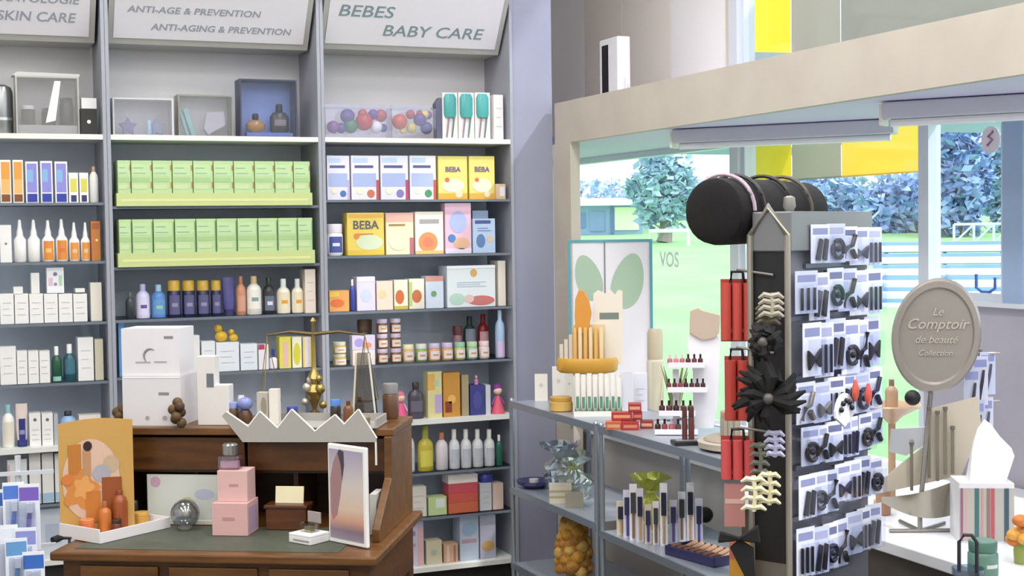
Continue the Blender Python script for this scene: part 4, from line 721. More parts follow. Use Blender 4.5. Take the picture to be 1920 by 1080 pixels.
def stand_box(x0, x1, y0, yb, z, c, label, cat='box', depth=.05, name='carton', pat=None, group=None, rz=None, xmin=.752, hz=None, txt=None, push=0):
    a = at((x0+x1)/2, yb, 'Z', z); a.x = max(a.x, xmin); n = (a-CAM); t = n.dot(FF)
    if push: a = deep((x0+x1)/2, yb, t+push); a.z = z
    t = (a-CAM).dot(FF); w = (x1-x0)*t/F; h = hz or (yb-y0)*t/F
    return g_box(w, h, c, label, cat, (a.x, a.y, z), pat=pat, depth=depth, name=name, group=group, rz=view_rz(a) if rz is None else rz, txt=txt)
def stand_bottle(x0, x1, y0, yb, z, c, label, cat='bottle', **k):
    a = at((x0+x1)/2, yb, 'Z', z); t = (a-CAM).dot(FF); w = (x1-x0)*t/F; h = (yb-y0)*t/F; a.z = z
    return g_bottle(w, h, c, label, cat, (a.x, a.y, z), rz=view_rz(a), depth=w, **k)
# row of white and green cartons
DP = 'unit top'
for i, (x0, x1, y0, yb) in enumerate(((1003, 1027, 702, 752), (1036, 1060, 694, 760), (1060, 1076, 700, 764))):
    stand_box(x0, x1, y0, yb, ZU, 'EEE8DC', ('white carton at the left end of the metal unit top', 'tall white carton behind the golden tub, metal unit top', 'slim white carton beside the golden tub, metal unit top')[i], depth=.03, push=.12 if i else 0, pat=[('c', .5, .6, .15, 'D8C8C0')])
stand_bottle(1030, 1074, 746, 773, ZU, 'E0B050', 'wide golden tub near the front of the metal unit top', 'tub', kind='jar', cap='D8A03C', name='tub')
tb = uni(1122, 781); r = root('display_box', 'open cream counter tray holding upright white and green tubes', 'display box', (tb.x, tb.y, ZU), view_rz(tb)+.0)
tw_ = .195
MB().box(-tw_/2, tw_/2, -.008, -.004, 0, .022, M('F0ECE0')).box(-tw_/2, tw_/2, .10, .104, 0, .05, M('F0ECE0')).box(-tw_/2, tw_/2, -.004, .10, 0, .003, M('E8E4D8')).box(-tw_/2-.003, -tw_/2, -.008, .104, 0, .03, M('F0ECE0')).box(tw_/2, tw_/2+.003, -.008, .104, 0, .03, M('F0ECE0')).build('tray_body', r)
def loc_in(base, rz, x, y, z): c, s = math.cos(rz), math.sin(rz); return Vector((base.x+x*c-y*s, base.y+x*s+y*c, z))
RZ = view_rz(tb); k_ = 0
for j in range(2):
    for i in range(8):
        p = loc_in(tb, RZ, -tw_/2+.013+i*.0242, .014+.045*j, ZU+.0035)
        g_bottle(.021, .155+.012*j-.004*(i % 2), 'EEE8DE', 'white and green tube, %s, %s row of the cream counter tray' % (ordinal(i, 8), ('front', 'back')[j]), 'tube', p, kind='tube', cap='8AB090', lab=(.18, .5, '4E9A78'), name='cream_tube', group='white and green tubes, %s row' % ('front', 'back')[j], rz=RZ)
stand_box(1166, 1186, 700, 782, ZU, 'DCDCE6', 'tall lilac white carton right of the cream counter tray', push=.06, depth=.03); stand_box(1188, 1214, 706, 778, ZU, 'E4E2EC', 'shorter lilac white carton right of the cream counter tray', push=.1, depth=.04, pat=[('l', .2, .8, .3, .6, 3, 'B4C0D8')])
# orange accessory tower on a white carton plinth behind the tubes
q = deep(1101, 700, 5.95); RQ = view_rz(q); t = 5.95; s = t/F
zd_ = deep(1101, 698, t).z
tag(MB().box(-.06, .085, -.045, .05, 0, zd_-ZU, M('ECE8E2', .5)).build('white_plinth', loc=(q.x, q.y, ZU), rz=RQ, bevel=.002), 'white carton plinth carrying the golden stick display', 'plinth')
r = root('stick_display', 'golden orange display of upright sticks with orange header, on white plinth', 'display', (q.x, q.y, zd_+.0005), RQ)
MB().lathe([(.115, 0), (.128, .01), (.130, .05), (.122, .062), (.118, .055), (.110, .02)], M('D89A28', .35), sy=.55, seg=28).build('golden_dish', r, smooth=True)
MB().box(-.06, .075, .005, .012, .03, .20, M('E8C890', .5)).build('backing_card', r)
for i in range(6): MB().lathe([(.009, .03), (.009, .175), (.006, .19)], M(('EBB050', 'F0D09A')[i % 2], .35), cx=-.05+i*.022, cy=-.025, seg=10).build('stick', r, smooth=True)
for i in range(3): MB().box(-.115+i*.02, -.10+i*.02, -.012, -.006, .04, .16-.02*(2-i), M('DDD0BC', .5)).build('side_card', r)
MB().prism([(-.045, .16), (.005, .16), (.022, .25), (.012, .30), (-.010, .345), (-.030, .35), (-.046, .31), (-.05, .24)], 'Y', -.012, .0, M('E8942A', .4)).build('orange_header', r, bevel=.003)
hc = MB(); hc.prism([(.02, .03), (.15, .03), (.152, .34), (.135, .345), (.12, .325), (.10, .348), (.08, .33), (.05, .345), (.03, .33)], 'Y', .014, .02, M('ECE0CC', .5)); front(hc, .05, .14, .014, .20, .27, [(.05, .95, .3, .7, '7A8478')]); hc.build('header_card', r)
stand_bottle(1176, 1210, 618, 700, .7805, 'E8DCC4', 'cream bottle with grey band in the window display', lab=(.1, .5, 'DED4B8'), cap='8A8C80') if False else None
bq = deep(1194, 697, 6.3)
g_bottle(.078, bq.z+.185-.7805, 'E6DCC6', 'tall cream bottle with grey neck band, window platform by leaf poster', 'bottle', (max(bq.x, 1.34), bq.y, .7805), cap='C8B898', lab=(.2, .7, 'DCD0B4'), kind='spray', capf=.28, depth=.078)
pl = deep(1266, 700, 6.3); r = root('potted_plant', 'slim olive leafed plant beside the leaf poster', 'plant', (max(pl.x, 1.36), pl.y, .7805))
MB().lathe([(.03, 0), (.04, .09), (.036, .09), (.03, .07)], M('B8B09C', .6)).build('pot', r, smooth=True)
lf = MB()
for k in range(9):
    a = k*2.4; l = .30+.03*(k % 3); dx, dy = math.cos(a)*.05, math.sin(a)*.05
    lf.prism([(0, .08), (.008, l*.6), (0, l), (-.008, l*.6)], 'Y', -.001, .001, M('6E7A48', .5)) if False else lf.tube([(0, 0, .08), (dx*.5, dy*.5, l*.6), (dx*1.3, dy*1.3, l)], [.004, .008, .001], M(('6E7A48', '8A8E5C')[k % 2], .5), 6)
lf.build('leaves', r, smooth=True)['label'] = 'olive green leaves'
# leaf poster
pz = deep(1145, 600, 6.75); RP = view_rz(pz)-.0; s = 6.75/F
ztp = deep(1145, 449, 6.75).z; PWd = 158*s; r = root('leaf_poster', 'white poster with two large green leaf shapes in teal frame, shop window', 'poster', (pz.x, pz.y, .7805), RP); PHt = ztp-.7805
MB().box(-PWd/2, PWd/2, 0, .012, 0, PHt, M('E6E0E8', .5)).build('poster_board', r)
TE = M('4FA2B2', .4); MB().box(-PWd/2, PWd/2, -.006, 0, PHt-.012, PHt, TE).box(PWd/2-.014, PWd/2, -.006, 0, 0, PHt-.012, TE).box(-PWd/2, -PWd/2+.014, -.006, 0, 0, PHt-.012, TE).build('frame', r)
def px_local(x, y): return ((x-1145)*s, ztp-(y-449)*s-.7805)
def leafp(cx, cy, rx, ry, rot):
    P = []
    for i in range(28):
        a = 2*PI*i/28; u = rx*math.cos(a)*(1+.15*math.sin(a)); v = ry*math.sin(a); P.append(px_local(cx+u*math.cos(rot)-v*math.sin(rot), cy+u*math.sin(rot)+v*math.cos(rot)))
    return P
MB().prism(leafp(1104, 520, 24, 44, -.28), 'Y', -.002, 0, M('A4C0A4', .5)).build('printed_leaf', r); MB().prism(leafp(1178, 527, 29, 53, .25), 'Y', -.002, 0, M('A4C0A4', .5)).build('printed_leaf', r)
a = px_local(1135, 452); b = px_local(1135, 560); MB().box(a[0]-.003, a[0]+.003, -.003, 0, b[1], a[1], M('7A7A80', .5)).build('printed_stem', r)
# red cartons heap
RC = ['C2323A', 'D04A3C', 'B8282C', 'C83A3A', 'A82A30', 'D85A44', 'C03038']
hp = [(1140, 1172, 790, 806), (1160, 1206, 796, 812), (1182, 1216, 782, 797)]
names = ['orange-red', 'dark red', 'brick red']
rb = uni(1176, 806); RB = view_rz(rb)
for i, (dx, dy, dz, wx, c, lb) in enumerate(((-.052, 0, 0, .06, 'D8603C', 'orange-red packet at the left of the red heap'), (.012, -.012, 0, .065, 'B8282C', 'dark red packet at the front of the red heap'), (.075, .03, 0, .05, '9A2A30', 'maroon packet at the right of the red heap'), (-.01, .05, 0, .09, 'C83A34', 'wide red packet at the back of the red heap'),
        (-.02, .04, .031, .08, 'C02A2E', 'red packet on second layer of the heap'), (.04, .045, .031, .036, 'A82030', 'small crimson packet on second layer of the heap'), (.03, .05, .062, .05, 'B83038', 'packet topping the red heap'))):
    p = loc_in(rb, RB, dx, dy, ZU+dz); g_box(wx, .0295, c, lb+', metal unit top', 'packet', tuple(p), depth=.05 if dy != .05 else .07, name='red_packet', rz=RB+(-.2+.1*i)*(0 if dz == 0 or i > 3 else 1)*0, group='heap of red packets', pat=[(.1, .9, .3, .7, 'D87A50' if i % 2 else 'E8A070')])
# tiered nail polish display
nt_ = deep(1275, 800, 5.25); RN = view_rz(nt_); s = 5.25/F; base = nt_
zb0 = ZU
def nl(x, y): return ((x-1275)*s, nt_.z-(y-800)*s-zb0)
r = root('tiered_display', 'white four-tier nail polish display with curved back, metal unit top', 'display', (nt_.x, nt_.y, zb0), RN)
WH = M('F4F0F6', .35)
MB().prism([nl(1300, 808), nl(1338, 808), nl(1346, 760), nl(1352, 640), nl(1340, 622), nl(1296, 618), nl(1290, 650), nl(1300, 700)], 'Y', .06, .07, WH).build('curved_back', r, bevel=.002)
for x0, x1, y, in ((1228, 1308, 807), (1236, 1304, 772), (1252, 1326, 728), (1254, 1322, 682)):
    a = nl(x0, y); b = nl(x1, y); MB().box(a[0], b[0], -.03, .0595, a[1]-.012, a[1], WH).box(a[0], b[0], -.032, -.03, a[1]-.012, a[1]+.008, WH).build('tier', r, bevel=.001)
MB().box(nl(1262, 0)[0], nl(1274, 0)[0], .03, .055, .0, nl(0, 694)[1], WH).build('support_post', r)
hb = MB(); hb.prism([nl(1294, 626), nl(1296, 584), nl(1310, 578), nl(1320, 584), nl(1352, 592), nl(1350, 626), nl(1340, 636), nl(1318, 640)], 'Y', .045, .059, M('C8B09A', .6)).build('beige_header', r, bevel=.003)
k = 0
pol = [(682, 1254, 1322, 6, ['C8607A', 'D07088', 'C05874', '5A1A28', '6A2030', '4A1620']), (728, 1252, 1326, 7, ['7A1E30', '6A1A28', 'A0304A', '3A1018', '5A1A26', '4A2028', '3A2024']), (772, 1238, 1304, 5, ['4A1A24', '6A2434', '3A1A20', '8A4050', '5A3038']), (807, 1230, 1306, 6, ['3A1A1E', 'A83A48', 'D06070', '6A4038', '4A5A40', '7A3A48'])]
tn = ['top', 'second', 'third', 'bottom']
for ti, (y, x0, x1, n, cs_) in enumerate(pol):
    for i in range(n):
        a = nl(x0+(x1-x0)*(i+.5)/n, y); w_ = (x1-x0)*s/n*.86; p = loc_in(nt_, RN, a[0], -.008 if ti else -.008, zb0+a[1]+.0006)
        g_bottle(w_, .036 if ti < 2 else .042, cs_[i], '%s nail polish, %s, %s tier of white display' % ('pink' if cs_[i][0] in 'CD' else 'dark', ordinal(i, n), tn[ti]), 'nail polish', p, cap='E8C8D4' if cs_[i][0] in 'CD' else '2A1418', kind='round', capf=.42, name='nail_polish', group='nail polishes, %s tier' % tn[ti], depth=w_)
for i, (x0, x1) in enumerate(((1279, 1289), (1291, 1302))):
    stand_bottle(x0, x1, 762, 834, ZU, '6A3434', '%s of the two tall brown tubes before the nail polish display' % ('left', 'right')[i], 'tube', kind='spray', cap='5A2A2A', name='brown_tube', capf=.3, group='tall brown tubes')
p = uni(1238, 838); r = root('black_tray', 'flat black tray with grey pad on the metal unit front edge', 'tray', (max(p.x, .80), p.y, ZU), view_rz(p)+.25)
MB().box(-.07, .07, -.03, .035, 0, .016, M('1E1E24', .35)).build('tray_body', r, bevel=.003); MB().box(-.06, .06, -.022, .027, .016, .0175, M('8A8A8E', .6)).build('grey_pad', r)
# ribbed straw dish with upright combs
p = uni(1338, 846); r = root('ribbed_dish', 'beige ribbed round dish on the metal unit behind the rack', 'dish', (max(p.x, .885), p.y, ZU))
MB().lathe([(.10, 0), (.135, .01), (.14, .03), (.125, .035), (.10, .03), (.09, .012), (.02, .010)], M('BCAE9A', .6), seg=32).build('dish_body', r, smooth=True)
for j in range(3): MB().lathe([(.112-.03*j, .0), (.118-.03*j, .008), (.112-.03*j, .016)], M('A89A86', .6), z=.028-.004*j, seg=32).build('rib_ring', r, smooth=True)
for i in range(7):
    a = 1.6+i*.42; q = (r.location.x+.05*math.cos(a), r.location.y+.05*math.sin(a))
    g_bottle(.022, .12, ('A89888', '9A9A8C')[i % 2], 'grey beige comb tube, %s, standing in the ribbed dish' % ordinal(i, 7), 'tube', (q[0], q[1]-.011, ZU+.0125), kind='spray', cap='C08878' if i % 2 else '9A8A78', capf=.2, name='comb_tube', group='tubes in the ribbed dish')
# --- unit one, middle shelf
Z2 = .5655
def crumple(r0, h, seed, m, name, parent, sx=1, seg=20, tie=.72, amp=.12):
    rnd = random.Random(seed); prof = []; vs = []; fs = []; J = 12
    for j in range(J+1):
        t = j/J
        rad = r0*(.9+.15*math.sin(PI*t)) if t < tie-.15 else (r0*.28 if abs(t-tie) < .06 else (r0*.6 if t < tie else r0*(.3+.9*(t-tie)/(1-tie))))
        for i in range(seg):
            a = 2*PI*i/seg; k = 1+rnd.uniform(-amp, amp); vs.append((rad*k*math.cos(a)*sx, rad*k*math.sin(a), h*t+(rnd.uniform(-.01, .01) if 0 < j else 0)))
    for j in range(J):
        for i in range(seg): fs.append((j*seg+i, j*seg+(i+1) % seg, (j+1)*seg+(i+1) % seg, (j+1)*seg+i))
    fs.append(tuple(range(seg)))
    return MB().add(vs, fs, m).build(name, parent)
def gift(x, yb, z, w, h, m, label, seed, ribbon, fill):
    a = at(x, yb, 'Z', z); a.x = max(a.x, .735+w*.55)
    if z < .55: a = Vector((.90, -1.47, z))
    r = root('cellophane_gift', label, 'gift bag', (a.x, a.y, z), group='cellophane wrapped gifts')
    crumple(w/2, h, seed, m, 'cellophane_wrap', r); MB().lathe([(w*.14, 0), (w*.17, .006), (w*.14, .012)], M(ribbon, .3), z=h*.69).build('ribbon', r, smooth=True)
    MB().box(-w*.25, w*.25, -w*.2, w*.2, .004, h*.42, M(fill, .5)).build('gift_carton', r)
SIL = M('C8D4DC', .18, .85)
gift(1051, 914, Z2, .15, .20, SIL, 'silver cellophane gift at the left of the metal unit middle shelf', 3, '3A4A6A', 'B8B8A0')
gift(1074, 934, Z2, .15, .19, M('C0CCC8', .2, .8), 'silver gift with pale green tint beside the shelf post', 5, 'C8D848', 'B8C090')
a = uni(962, 915, Z2); r = root('shallow_dish', 'shallow indigo dish with white roll, left end of middle shelf', 'dish', (max(a.x+.03, .81), a.y-.03, Z2))
MB().lathe([(.04, 0), (.075, .02), (.08, .035), (.07, .03), (.035, .008)], M('3E3E78', .3)).build('dish_body', r, smooth=True)
tag(MB().lathe([(.02, 0), (.022, .03), (.008, .031)], M('E4DCD4', .5)).build('paper_roll', loc=(r.location.x, r.location.y, Z2+.009), smooth=True), 'small white roll standing in the indigo dish', 'roll')
stand_box(1014, 1056, 910, 946, Z2, 'CFC6AE', 'striped beige carton at the front of the middle shelf', xmin=.76, pat=[(0, 1, .3, .4, 'B0A070'), (0, 1, .6, .7, 'B0A070')], depth=.05) ; stand_box(1060, 1094, 926, 952, Z2, '9A9480', 'olive grey carton beside the shelf post, middle shelf', depth=.05)
# golden sponge net on the bottom shelf
a = at(1046, 1090, 'Z', .226); a.x = max(a.x, .835); r = root('sponge_net', 'golden net bag of sponges on the lowest metal shelf', 'net bag', (a.x, a.y, .2265))
rnd = random.Random(4); GS = [M('D89A28', .8, kind='noise', h2='B87A1C', scale=60), M('C8842A', .8, kind='noise', h2='A86A1C', scale=60), M('E0B050', .8, kind='noise', h2='C8943A', scale=60)]
MB().lathe([(.03, .02), (.07, .05), (.075, .12), (.06, .2), (.03, .27), (.008, .30)], GS[1], seg=16).build('net_core', r, smooth=True)
for i in range(44):
    t = i/43; th = i*2.4; rad = .062*(1-.55*t*t); zc = .035+.215*t
    MB().ball((rad*math.cos(th), rad*math.sin(th), zc), rnd.uniform(.024, .036), GS[i % 3], 10, (1, .9, .85)).build('sponge', r, smooth=True)
# --- unit two middle shelf: brushes, combs and packs
Z3 = .5455
gift(1190, 985, Z3, .13, .21, M('C4CC4A', .3, .4), 'small yellow-green foil gift at the back of the second unit', 9, 'D8E060', 'A0A848')
rnd = random.Random(11); i = 0
pk = [(1138, 1156, 942, 1006, 'E0D4B8'), (1160, 1176, 920, 1010, 'D8D8EC'), (1178, 1192, 908, 1014, 'F0F0F8'), (1194, 1207, 916, 1017, 'E0D8E4'), (1209, 1222, 946, 1020, 'E0CCBC'), (1224, 1236, 940, 1022, 'E8E0F0'), (1238, 1252, 906, 1024, 'F2F4FA'), (1256, 1270, 938, 1020, 'D8D0E0'), (1272, 1286, 922, 1016, 'EEF0F8'), (1288, 1302, 905, 1022, 'F4F4FC'), (1304, 1318, 935, 1026, 'E0E4F4')]
for i, (x0, x1, y0, yb, c) in enumerate(pk):
    a = at((x0+x1)/2, yb, 'Z', Z3); a.x = max(a.x, .75); t = (a-CAM).dot(FF); s = t/F; w_ = (x1-x0)*s; h_ = (yb-y0)*s
    q = root('brush_pack', 'white brush pack with dark bristles, %s, second unit middle shelf' % ordinal(i, len(pk)), 'brush pack', (a.x, a.y, Z3), view_rz(a), 'upright brush packs')
    MB().box(-w_/2, w_/2, 0, .012, 0, h_, M(c, .4)).build('backing_card', q); MB().tube([(0, -.006, .01), (0, -.006, h_*.5)], .005, M(('C8A070', '5A4AA0', '8A6A50')[i % 3], .3)).build('handle', q, smooth=True)
    MB().box(-w_*.34, w_*.34, -.014, -.004, h_*.5, h_*.86, M(('1E2040', '2A2A5A', '3A3A40')[i % 3], .6)).build('bristles', q)
for k, (x, y, lb) in enumerate(((1214, 925, 'upper'), (1150, 930, 'left'))):
    pass
a = at(1252, 1052, 'Z', Z3); r = root('navy_tray', 'navy blue tray at the front of the second metal unit', 'tray', (max(a.x+.02, .84), a.y-.02, Z3), -PI/2+.2)
NV = M('2E2C62', .35); MB().box(-.13, .13, -.07, .07, 0, .004, NV).box(-.13, .13, -.07, -.064, .004, .035, NV).box(-.13, .13, .064, .07, .004, .035, NV).box(-.13, -.124, -.064, .064, .004, .035, NV).box(.124, .13, -.064, .064, .004, .035, NV).build('tray_body', r, bevel=.002)
br = r
for i in range(7):
    c_, s_ = math.cos(br.rotation_euler.z), math.sin(br.rotation_euler.z); x = -.10+i*.034; X = br.location.x+x*c_; Y = br.location.y+x*s_
    q = root('wooden_brush', 'wooden-handled brush, %s, lying in the navy tray' % ordinal(i, 7), 'brush', (X, Y, Z3+.0045), br.rotation_euler.z+PI/2, 'wooden brushes in the navy tray')
    MB().tube([(-.055, 0, .012), (.0, 0, .018), (.055, 0, .03)], [.009, .007, .01], M('D0A078', .45)).build('handle', q, smooth=True); MB().box(-.058, -.02, -.010, .010, .016, .034, M('8A5A48', .7)).build('bristles', q)
a = at(1322, 985, 'Z', Z3)
tag(MB().ball((0, 0, .03), .032, M('1A1814', .6)).build('black_puff', loc=(max(a.x, .9)+.03, a.y+.05, Z3), smooth=True), 'round black puff behind the wooden brushes, second metal unit', 'puff')
# bottom shelf cartons glimpsed
for i, (x, y) in enumerate(((.80, -1.50), (.80, -1.66))):
    g_box(.06, .10, 'C8C4C0', '%s pale carton on the lowest shelf of the second unit' % ('left', 'right')[i], 'box', (x, y, .2005), depth=.06, name='carton', rz=-.9)
# ------------------------------------------------------------------ hair accessory rack
RO = deep(1480, 700, 3.0); RO.z = 0; RA = math.atan2(.471, .882); RW = .385; RD = .082; RT = 1.752
rk = root('accessory_rack', 'tall grey metal rack hung with hair accessory cards, right of centre', 'display rack', RO, RA)
RG = M('7E7C78', .4, .5); RGL = M('A8A294', .35, .6); RBK = M('17171A', .6)
MB().box(0, RW, .004, RD-.004, .10, RT-.085, M('7C7E8A', .5, .2)).build('core_panel', rk)
MB().box(-.01, RW-.005, -.012, RD, RT-.085, RT, M('7E8084', .4, .4)).build('header_box', rk, bevel=.003)
MB().box(-.006, 0, .0, RD, 1.0, RT-.02, RBK).build('black_side_board', rk)
MB().box(-.006, 0, .0, RD, .10, 1.0, M('76746A', .45, .3)).build('olive_side_board', rk)
MB().tube([(-.012, -.004, .1), (-.012, -.004, RT-.05), (-.012, RD/2, RT+.012), (-.012, RD+.004, RT-.05), (-.012, RD+.004, .1)], .007, RGL).build('side_frame', rk, smooth=True)
MB().lathe([(.19, 0), (.19, .02), (.05, .035), (.03, .1)], RG, cx=RW/2, cy=RD/2).build('rack_base', rk, smooth=True)
# padded roll carrying head bands
ry, rz_ = RD+.078, 1.755; RBLK = M('0C0A0B', .9, kind='noise', h2='141112', scale=90)
pr = MB(); n = 26; vs = []; fs = []
for x, q in ((-.045, .02), (-.045, .060), (-.038, .071), (-.02, .074), (.36, .070), (.38, .06)):
    for i in range(n): a = 2*PI*i/n; vs.append((x, ry+q*math.cos(a), rz_+q*math.sin(a)))
for j in range(5):
    for i in range(n): fs.append((j*n+i, j*n+(i+1) % n, (j+1)*n+(i+1) % n, (j+1)*n+i))
fs += [tuple(range(n)), tuple(5*n+i for i in range(n))]
pr.add(vs, fs, RBLK).build('padded_roll', rk, smooth=True)
for k, (x, c, nm) in enumerate(((.0, 'B8A0B0', 'mauve'), (.045, '3A3436', 'charcoal'), (.17, '2A2628', 'black'), (.26, '5A4E48', 'brown'))):
    pts = [(0, .0805*math.cos(a), .0805*math.sin(a)) for a in [math.radians(t) for t in range(0, 181, 12)]]; pts = [(0, .084, -.03)]+pts
    w_ = loc_in(RO, RA, x, ry, rz_+.0); hbm = MB(); hbm.tube(pts, .0045, M(c, .5), 6)
    o = hbm.build('head_band', loc=w_, rz=RA, smooth=True); tag(o, '%s head band arched over the black padded roll' % nm, 'head band', 'head bands on the roll')
tag(MB().lathe([(.008, 0), (.014, .01), (.012, .03), (.004, .034)], M('9A9890', .4, .4), seg=12).build('hair_clip', loc=loc_in(RO, RA, .06, .03, RT+.0005), smooth=True), 'small grey clip on top of the rack header', 'clip')
# card rows: (photo y of card top, bottom) measured at the near corner, 7 rows
BLK = ['0C0C10', '16161E', '241F20', '12163A', '32281F']
rows_ = [(426, 494, .07, 5), (512, 592, .0, 6), (612, 706, .02, 6), (722, 795, .0, 6), (806, 876, .02, 7), (898, 972, .0, 7), (1000, 1085, .0, 7)]
rnd = random.Random(21); rn = ['top', 'second', 'third', 'fourth', 'fifth', 'sixth', 'lowest']
def RL(x, y, z): return loc_in(RO, RA, x, y, z)
def zrack(py, x=0): p = RL(x, 0, 0); return None
for ri, (ya, yb, xs, n) in enumerate(rows_):
    t0 = 3.0; za = deep(1480, ya, t0).z; zb_ = deep(1480, yb, t0).z; h = za-zb_; step = (RW-xs)/n
    MB().box(xs, RW, -.004, .003, zb_-.012, zb_-.002, M('66708A', .35, .4)).build('rail', rk)
    for i in range(n):
        x = xs+step*(i+.5); w_ = step*rnd.uniform(1.02, 1.18); y = -.022-.003*((i*2+ri) % 3)
        zt = za+.003+rnd.uniform(-.006, .006); hh = h*rnd.uniform(1.0, 1.14)
        MB().tube([(x, 0, zt-.008), (x, y+.0045, zt-.008)], .0018, RG, 5).build('hook', rk)
        q = root('hair_clip_card', 'white card of dark hair clips, %s, %s row of rack' % (ordinal(i, n), rn[ri]), 'hair accessory card', RL(x, y, zt-hh), RA+rnd.uniform(-.26, -.06), 'hair clip cards, %s row' % rn[ri])
        MB().box(-w_/2, w_/2, 0, .0015, 0, hh, M(('E0E4F8', 'CCD4F0', 'ECEEFA')[(i+ri) % 3], .35)).build('card', q)
        sty = (i*3+ri*2) % 5; cc = BLK[(i+ri) % 5]; mm = M(cc, .4)
        if ri == 3 and i < 2: mm = M('8A8478', .3, .5)
        if sty == 0:
            for k in range(2): MB().prism([(-w_*.3+k*w_*.35, hh*.1), (-w_*.12+k*w_*.35, hh*.06), (w_*.05+k*w_*.3, hh*.6), (-w_*.1+k*w_*.3, hh*.64)], 'Y', -.007, -.001, mm).build('hair_clip', q, bevel=.001)
        elif sty == 1:
            MB().tube([(-w_*.3, -.005, hh*.1), (-w_*.15, -.007, hh*.4), (w_*.1, -.007, hh*.45), (w_*.3, -.005, hh*.75)], .005, mm).build('hair_clip', q, smooth=True); MB().tube([(w_*.3, -.005, hh*.1), (w_*.1, -.007, hh*.3)], .006, mm).build('hair_clip', q, smooth=True)
        elif sty == 2:
            for k in range(3): MB().tube([(-w_*.28+k*w_*.28, -.005, hh*.08), (-w_*.28+k*w_*.28, -.005, hh*.6)], .0035, mm, 6).build('hair_pin', q, smooth=True)
        elif sty == 3:
            ring = [(w_*.3*math.cos(a), -.006, hh*.35+w_*.3*math.sin(a)) for a in [2*PI*k/14 for k in range(15)]]; MB().tube(ring, .005, mm, 6, False).build('hair_tie', q, smooth=True); MB().ball((0, -.006, hh*.35), .007, mm, 8).build('bead', q, smooth=True)
        else:
            MB().prism([(-w_*.35, hh*.5), (0, hh*.35), (w_*.35, hh*.52), (w_*.3, hh*.15), (0, hh*.3), (-w_*.3, hh*.12)], 'Y', -.01, -.002, mm).build('hair_bow', q, bevel=.002)
        MB().box(-w_*.4, w_*.4, -.0004, 0, hh*.74, hh*.9, M(('8A92C8', 'A8AED8', '6A70A0')[i % 3], .4)).build('printed_band', q)
        pc = MB().box(-w_*.48, w_*.48, -.013, -.0125, 0, hh*.7, G('F4F6FC', 3)).build('clear_pocket', q)
# coral clips and round beaded item hung in the fourth row
for k, (px_, py_, c, nm) in enumerate(((1604, 735, 'D8503A', 'left'), (1628, 742, 'D04A40', 'right'))):
    p = deep(px_, py_, 2.98); q = root('coral_clip', '%s of the two coral red hair clips on the rack' % nm, 'hair clip', (p.x, p.y, p.z-.02), RA, 'coral clips')
    MB().lathe([(.004, 0), (.012, .012), (.013, .026), (.005, .046)], M(c, .35), sy=.5, seg=12).build('clip_body', q, smooth=True)
p = deep(1580, 765, 2.97); q = root('beaded_comb', 'white fan comb with black beads in the fourth rack row', 'comb', (p.x, p.y, p.z-.04), RA)
MB().lathe([(.001, 0), (.04, .002), (.04, .008), (.001, .01)], M('E8E8EE', .3)).build('comb_body', q, smooth=True) if False else MB().prism([(0, 0)]+[(.042*math.cos(a), .03+.042*math.sin(a)) for a in [math.radians(t) for t in range(-10, 191, 20)]], 'Y', -.006, 0, M('E4E8F0', .3)).build('comb_body', q, bevel=.001)
for k in range(5): a = math.radians(20+k*35); MB().ball((.026*math.cos(a), -.009, .03+.026*math.sin(a)), .006, M('16161E', .3), 10).build('bead', q, smooth=True)
# --- the side hooks: red curler packs, black flowers, claw clips
def side(px_, py_, t): return deep(px_, py_, t)
def hooked(name, label, cat, p, h, rz, group=None):
    q = root(name, label, cat, (p.x, p.y, p.z-h), rz, group); return q
reds = [(1382, 520, 3.06, .140, 3, 'D04236', 'upper'), (1381, 665, 3.05, .145, 2, 'C83A2E', 'middle'), (1383, 815, 3.04, .10, 3, 'E0484A', 'lower')]
for px_, py_, t, h, n, c, nm in reds:
    p = side(px_, py_, t); q = hooked('curler_pack', '%s red pack of tubular curlers hanging at the rack side' % nm, 'curler pack', p, h, view_rz(p), 'red curler packs')
    W = .072 if n == 3 else .052
    for k in range(n): MB().tube([(-W/2+W*(k+.5)/n, 0, .004), (-W/2+W*(k+.5)/n, 0, h-.012)], W/n*.47, M(c, .4), 12).build('curler', q, smooth=True)
    MB().box(-W/2, W/2, .012, .0135, 0, h-.004, M('B83028', .4)).build('backing_card', q)
    MB().tube([(-.014, 0, h-.012), (-.012, 0, h+.012), (.012, 0, h+.012), (.014, 0, h-.012)], .004, M('201818', .4), 6).build('hanger', q, smooth=True)
    MB().box(-W/2, W/2, .002, .004, h*.15, h*.2, M('C89A5A', .4)).build('gold_line', q)
    arm = MB().tube([(-.012, .03, p.z+.006), tuple(rk.matrix_basis.inverted() @ Vector((p.x, p.y, p.z+.0165)))], .003, RG, 6).build('side_hook', rk, smooth=True)
p = side(1377, 908, 3.04); q = hooked('pink_pack', 'dull pink pack below the lower red curlers', 'pack', p, .092, view_rz(p)); MB().box(-.022, .022, 0, .012, 0, .092, M('C07A74', .5)).build('card', q); MB().box(-.02, .02, -.001, 0, .05, .06, M('D8A8A0')).build('printed_band', q)
p = side(1385, 1012, 3.03); q = hooked('golden_pack', 'orange and gold pack at the foot of the rack side', 'pack', p, .10, view_rz(p)); MB().box(-.02, .024, 0, .02, 0, .10, M('D8901E', .5)).build('card', q); MB().box(-.02, .0, -.001, 0, .06, .1, M('C86A4A')).build('printed_band', q)
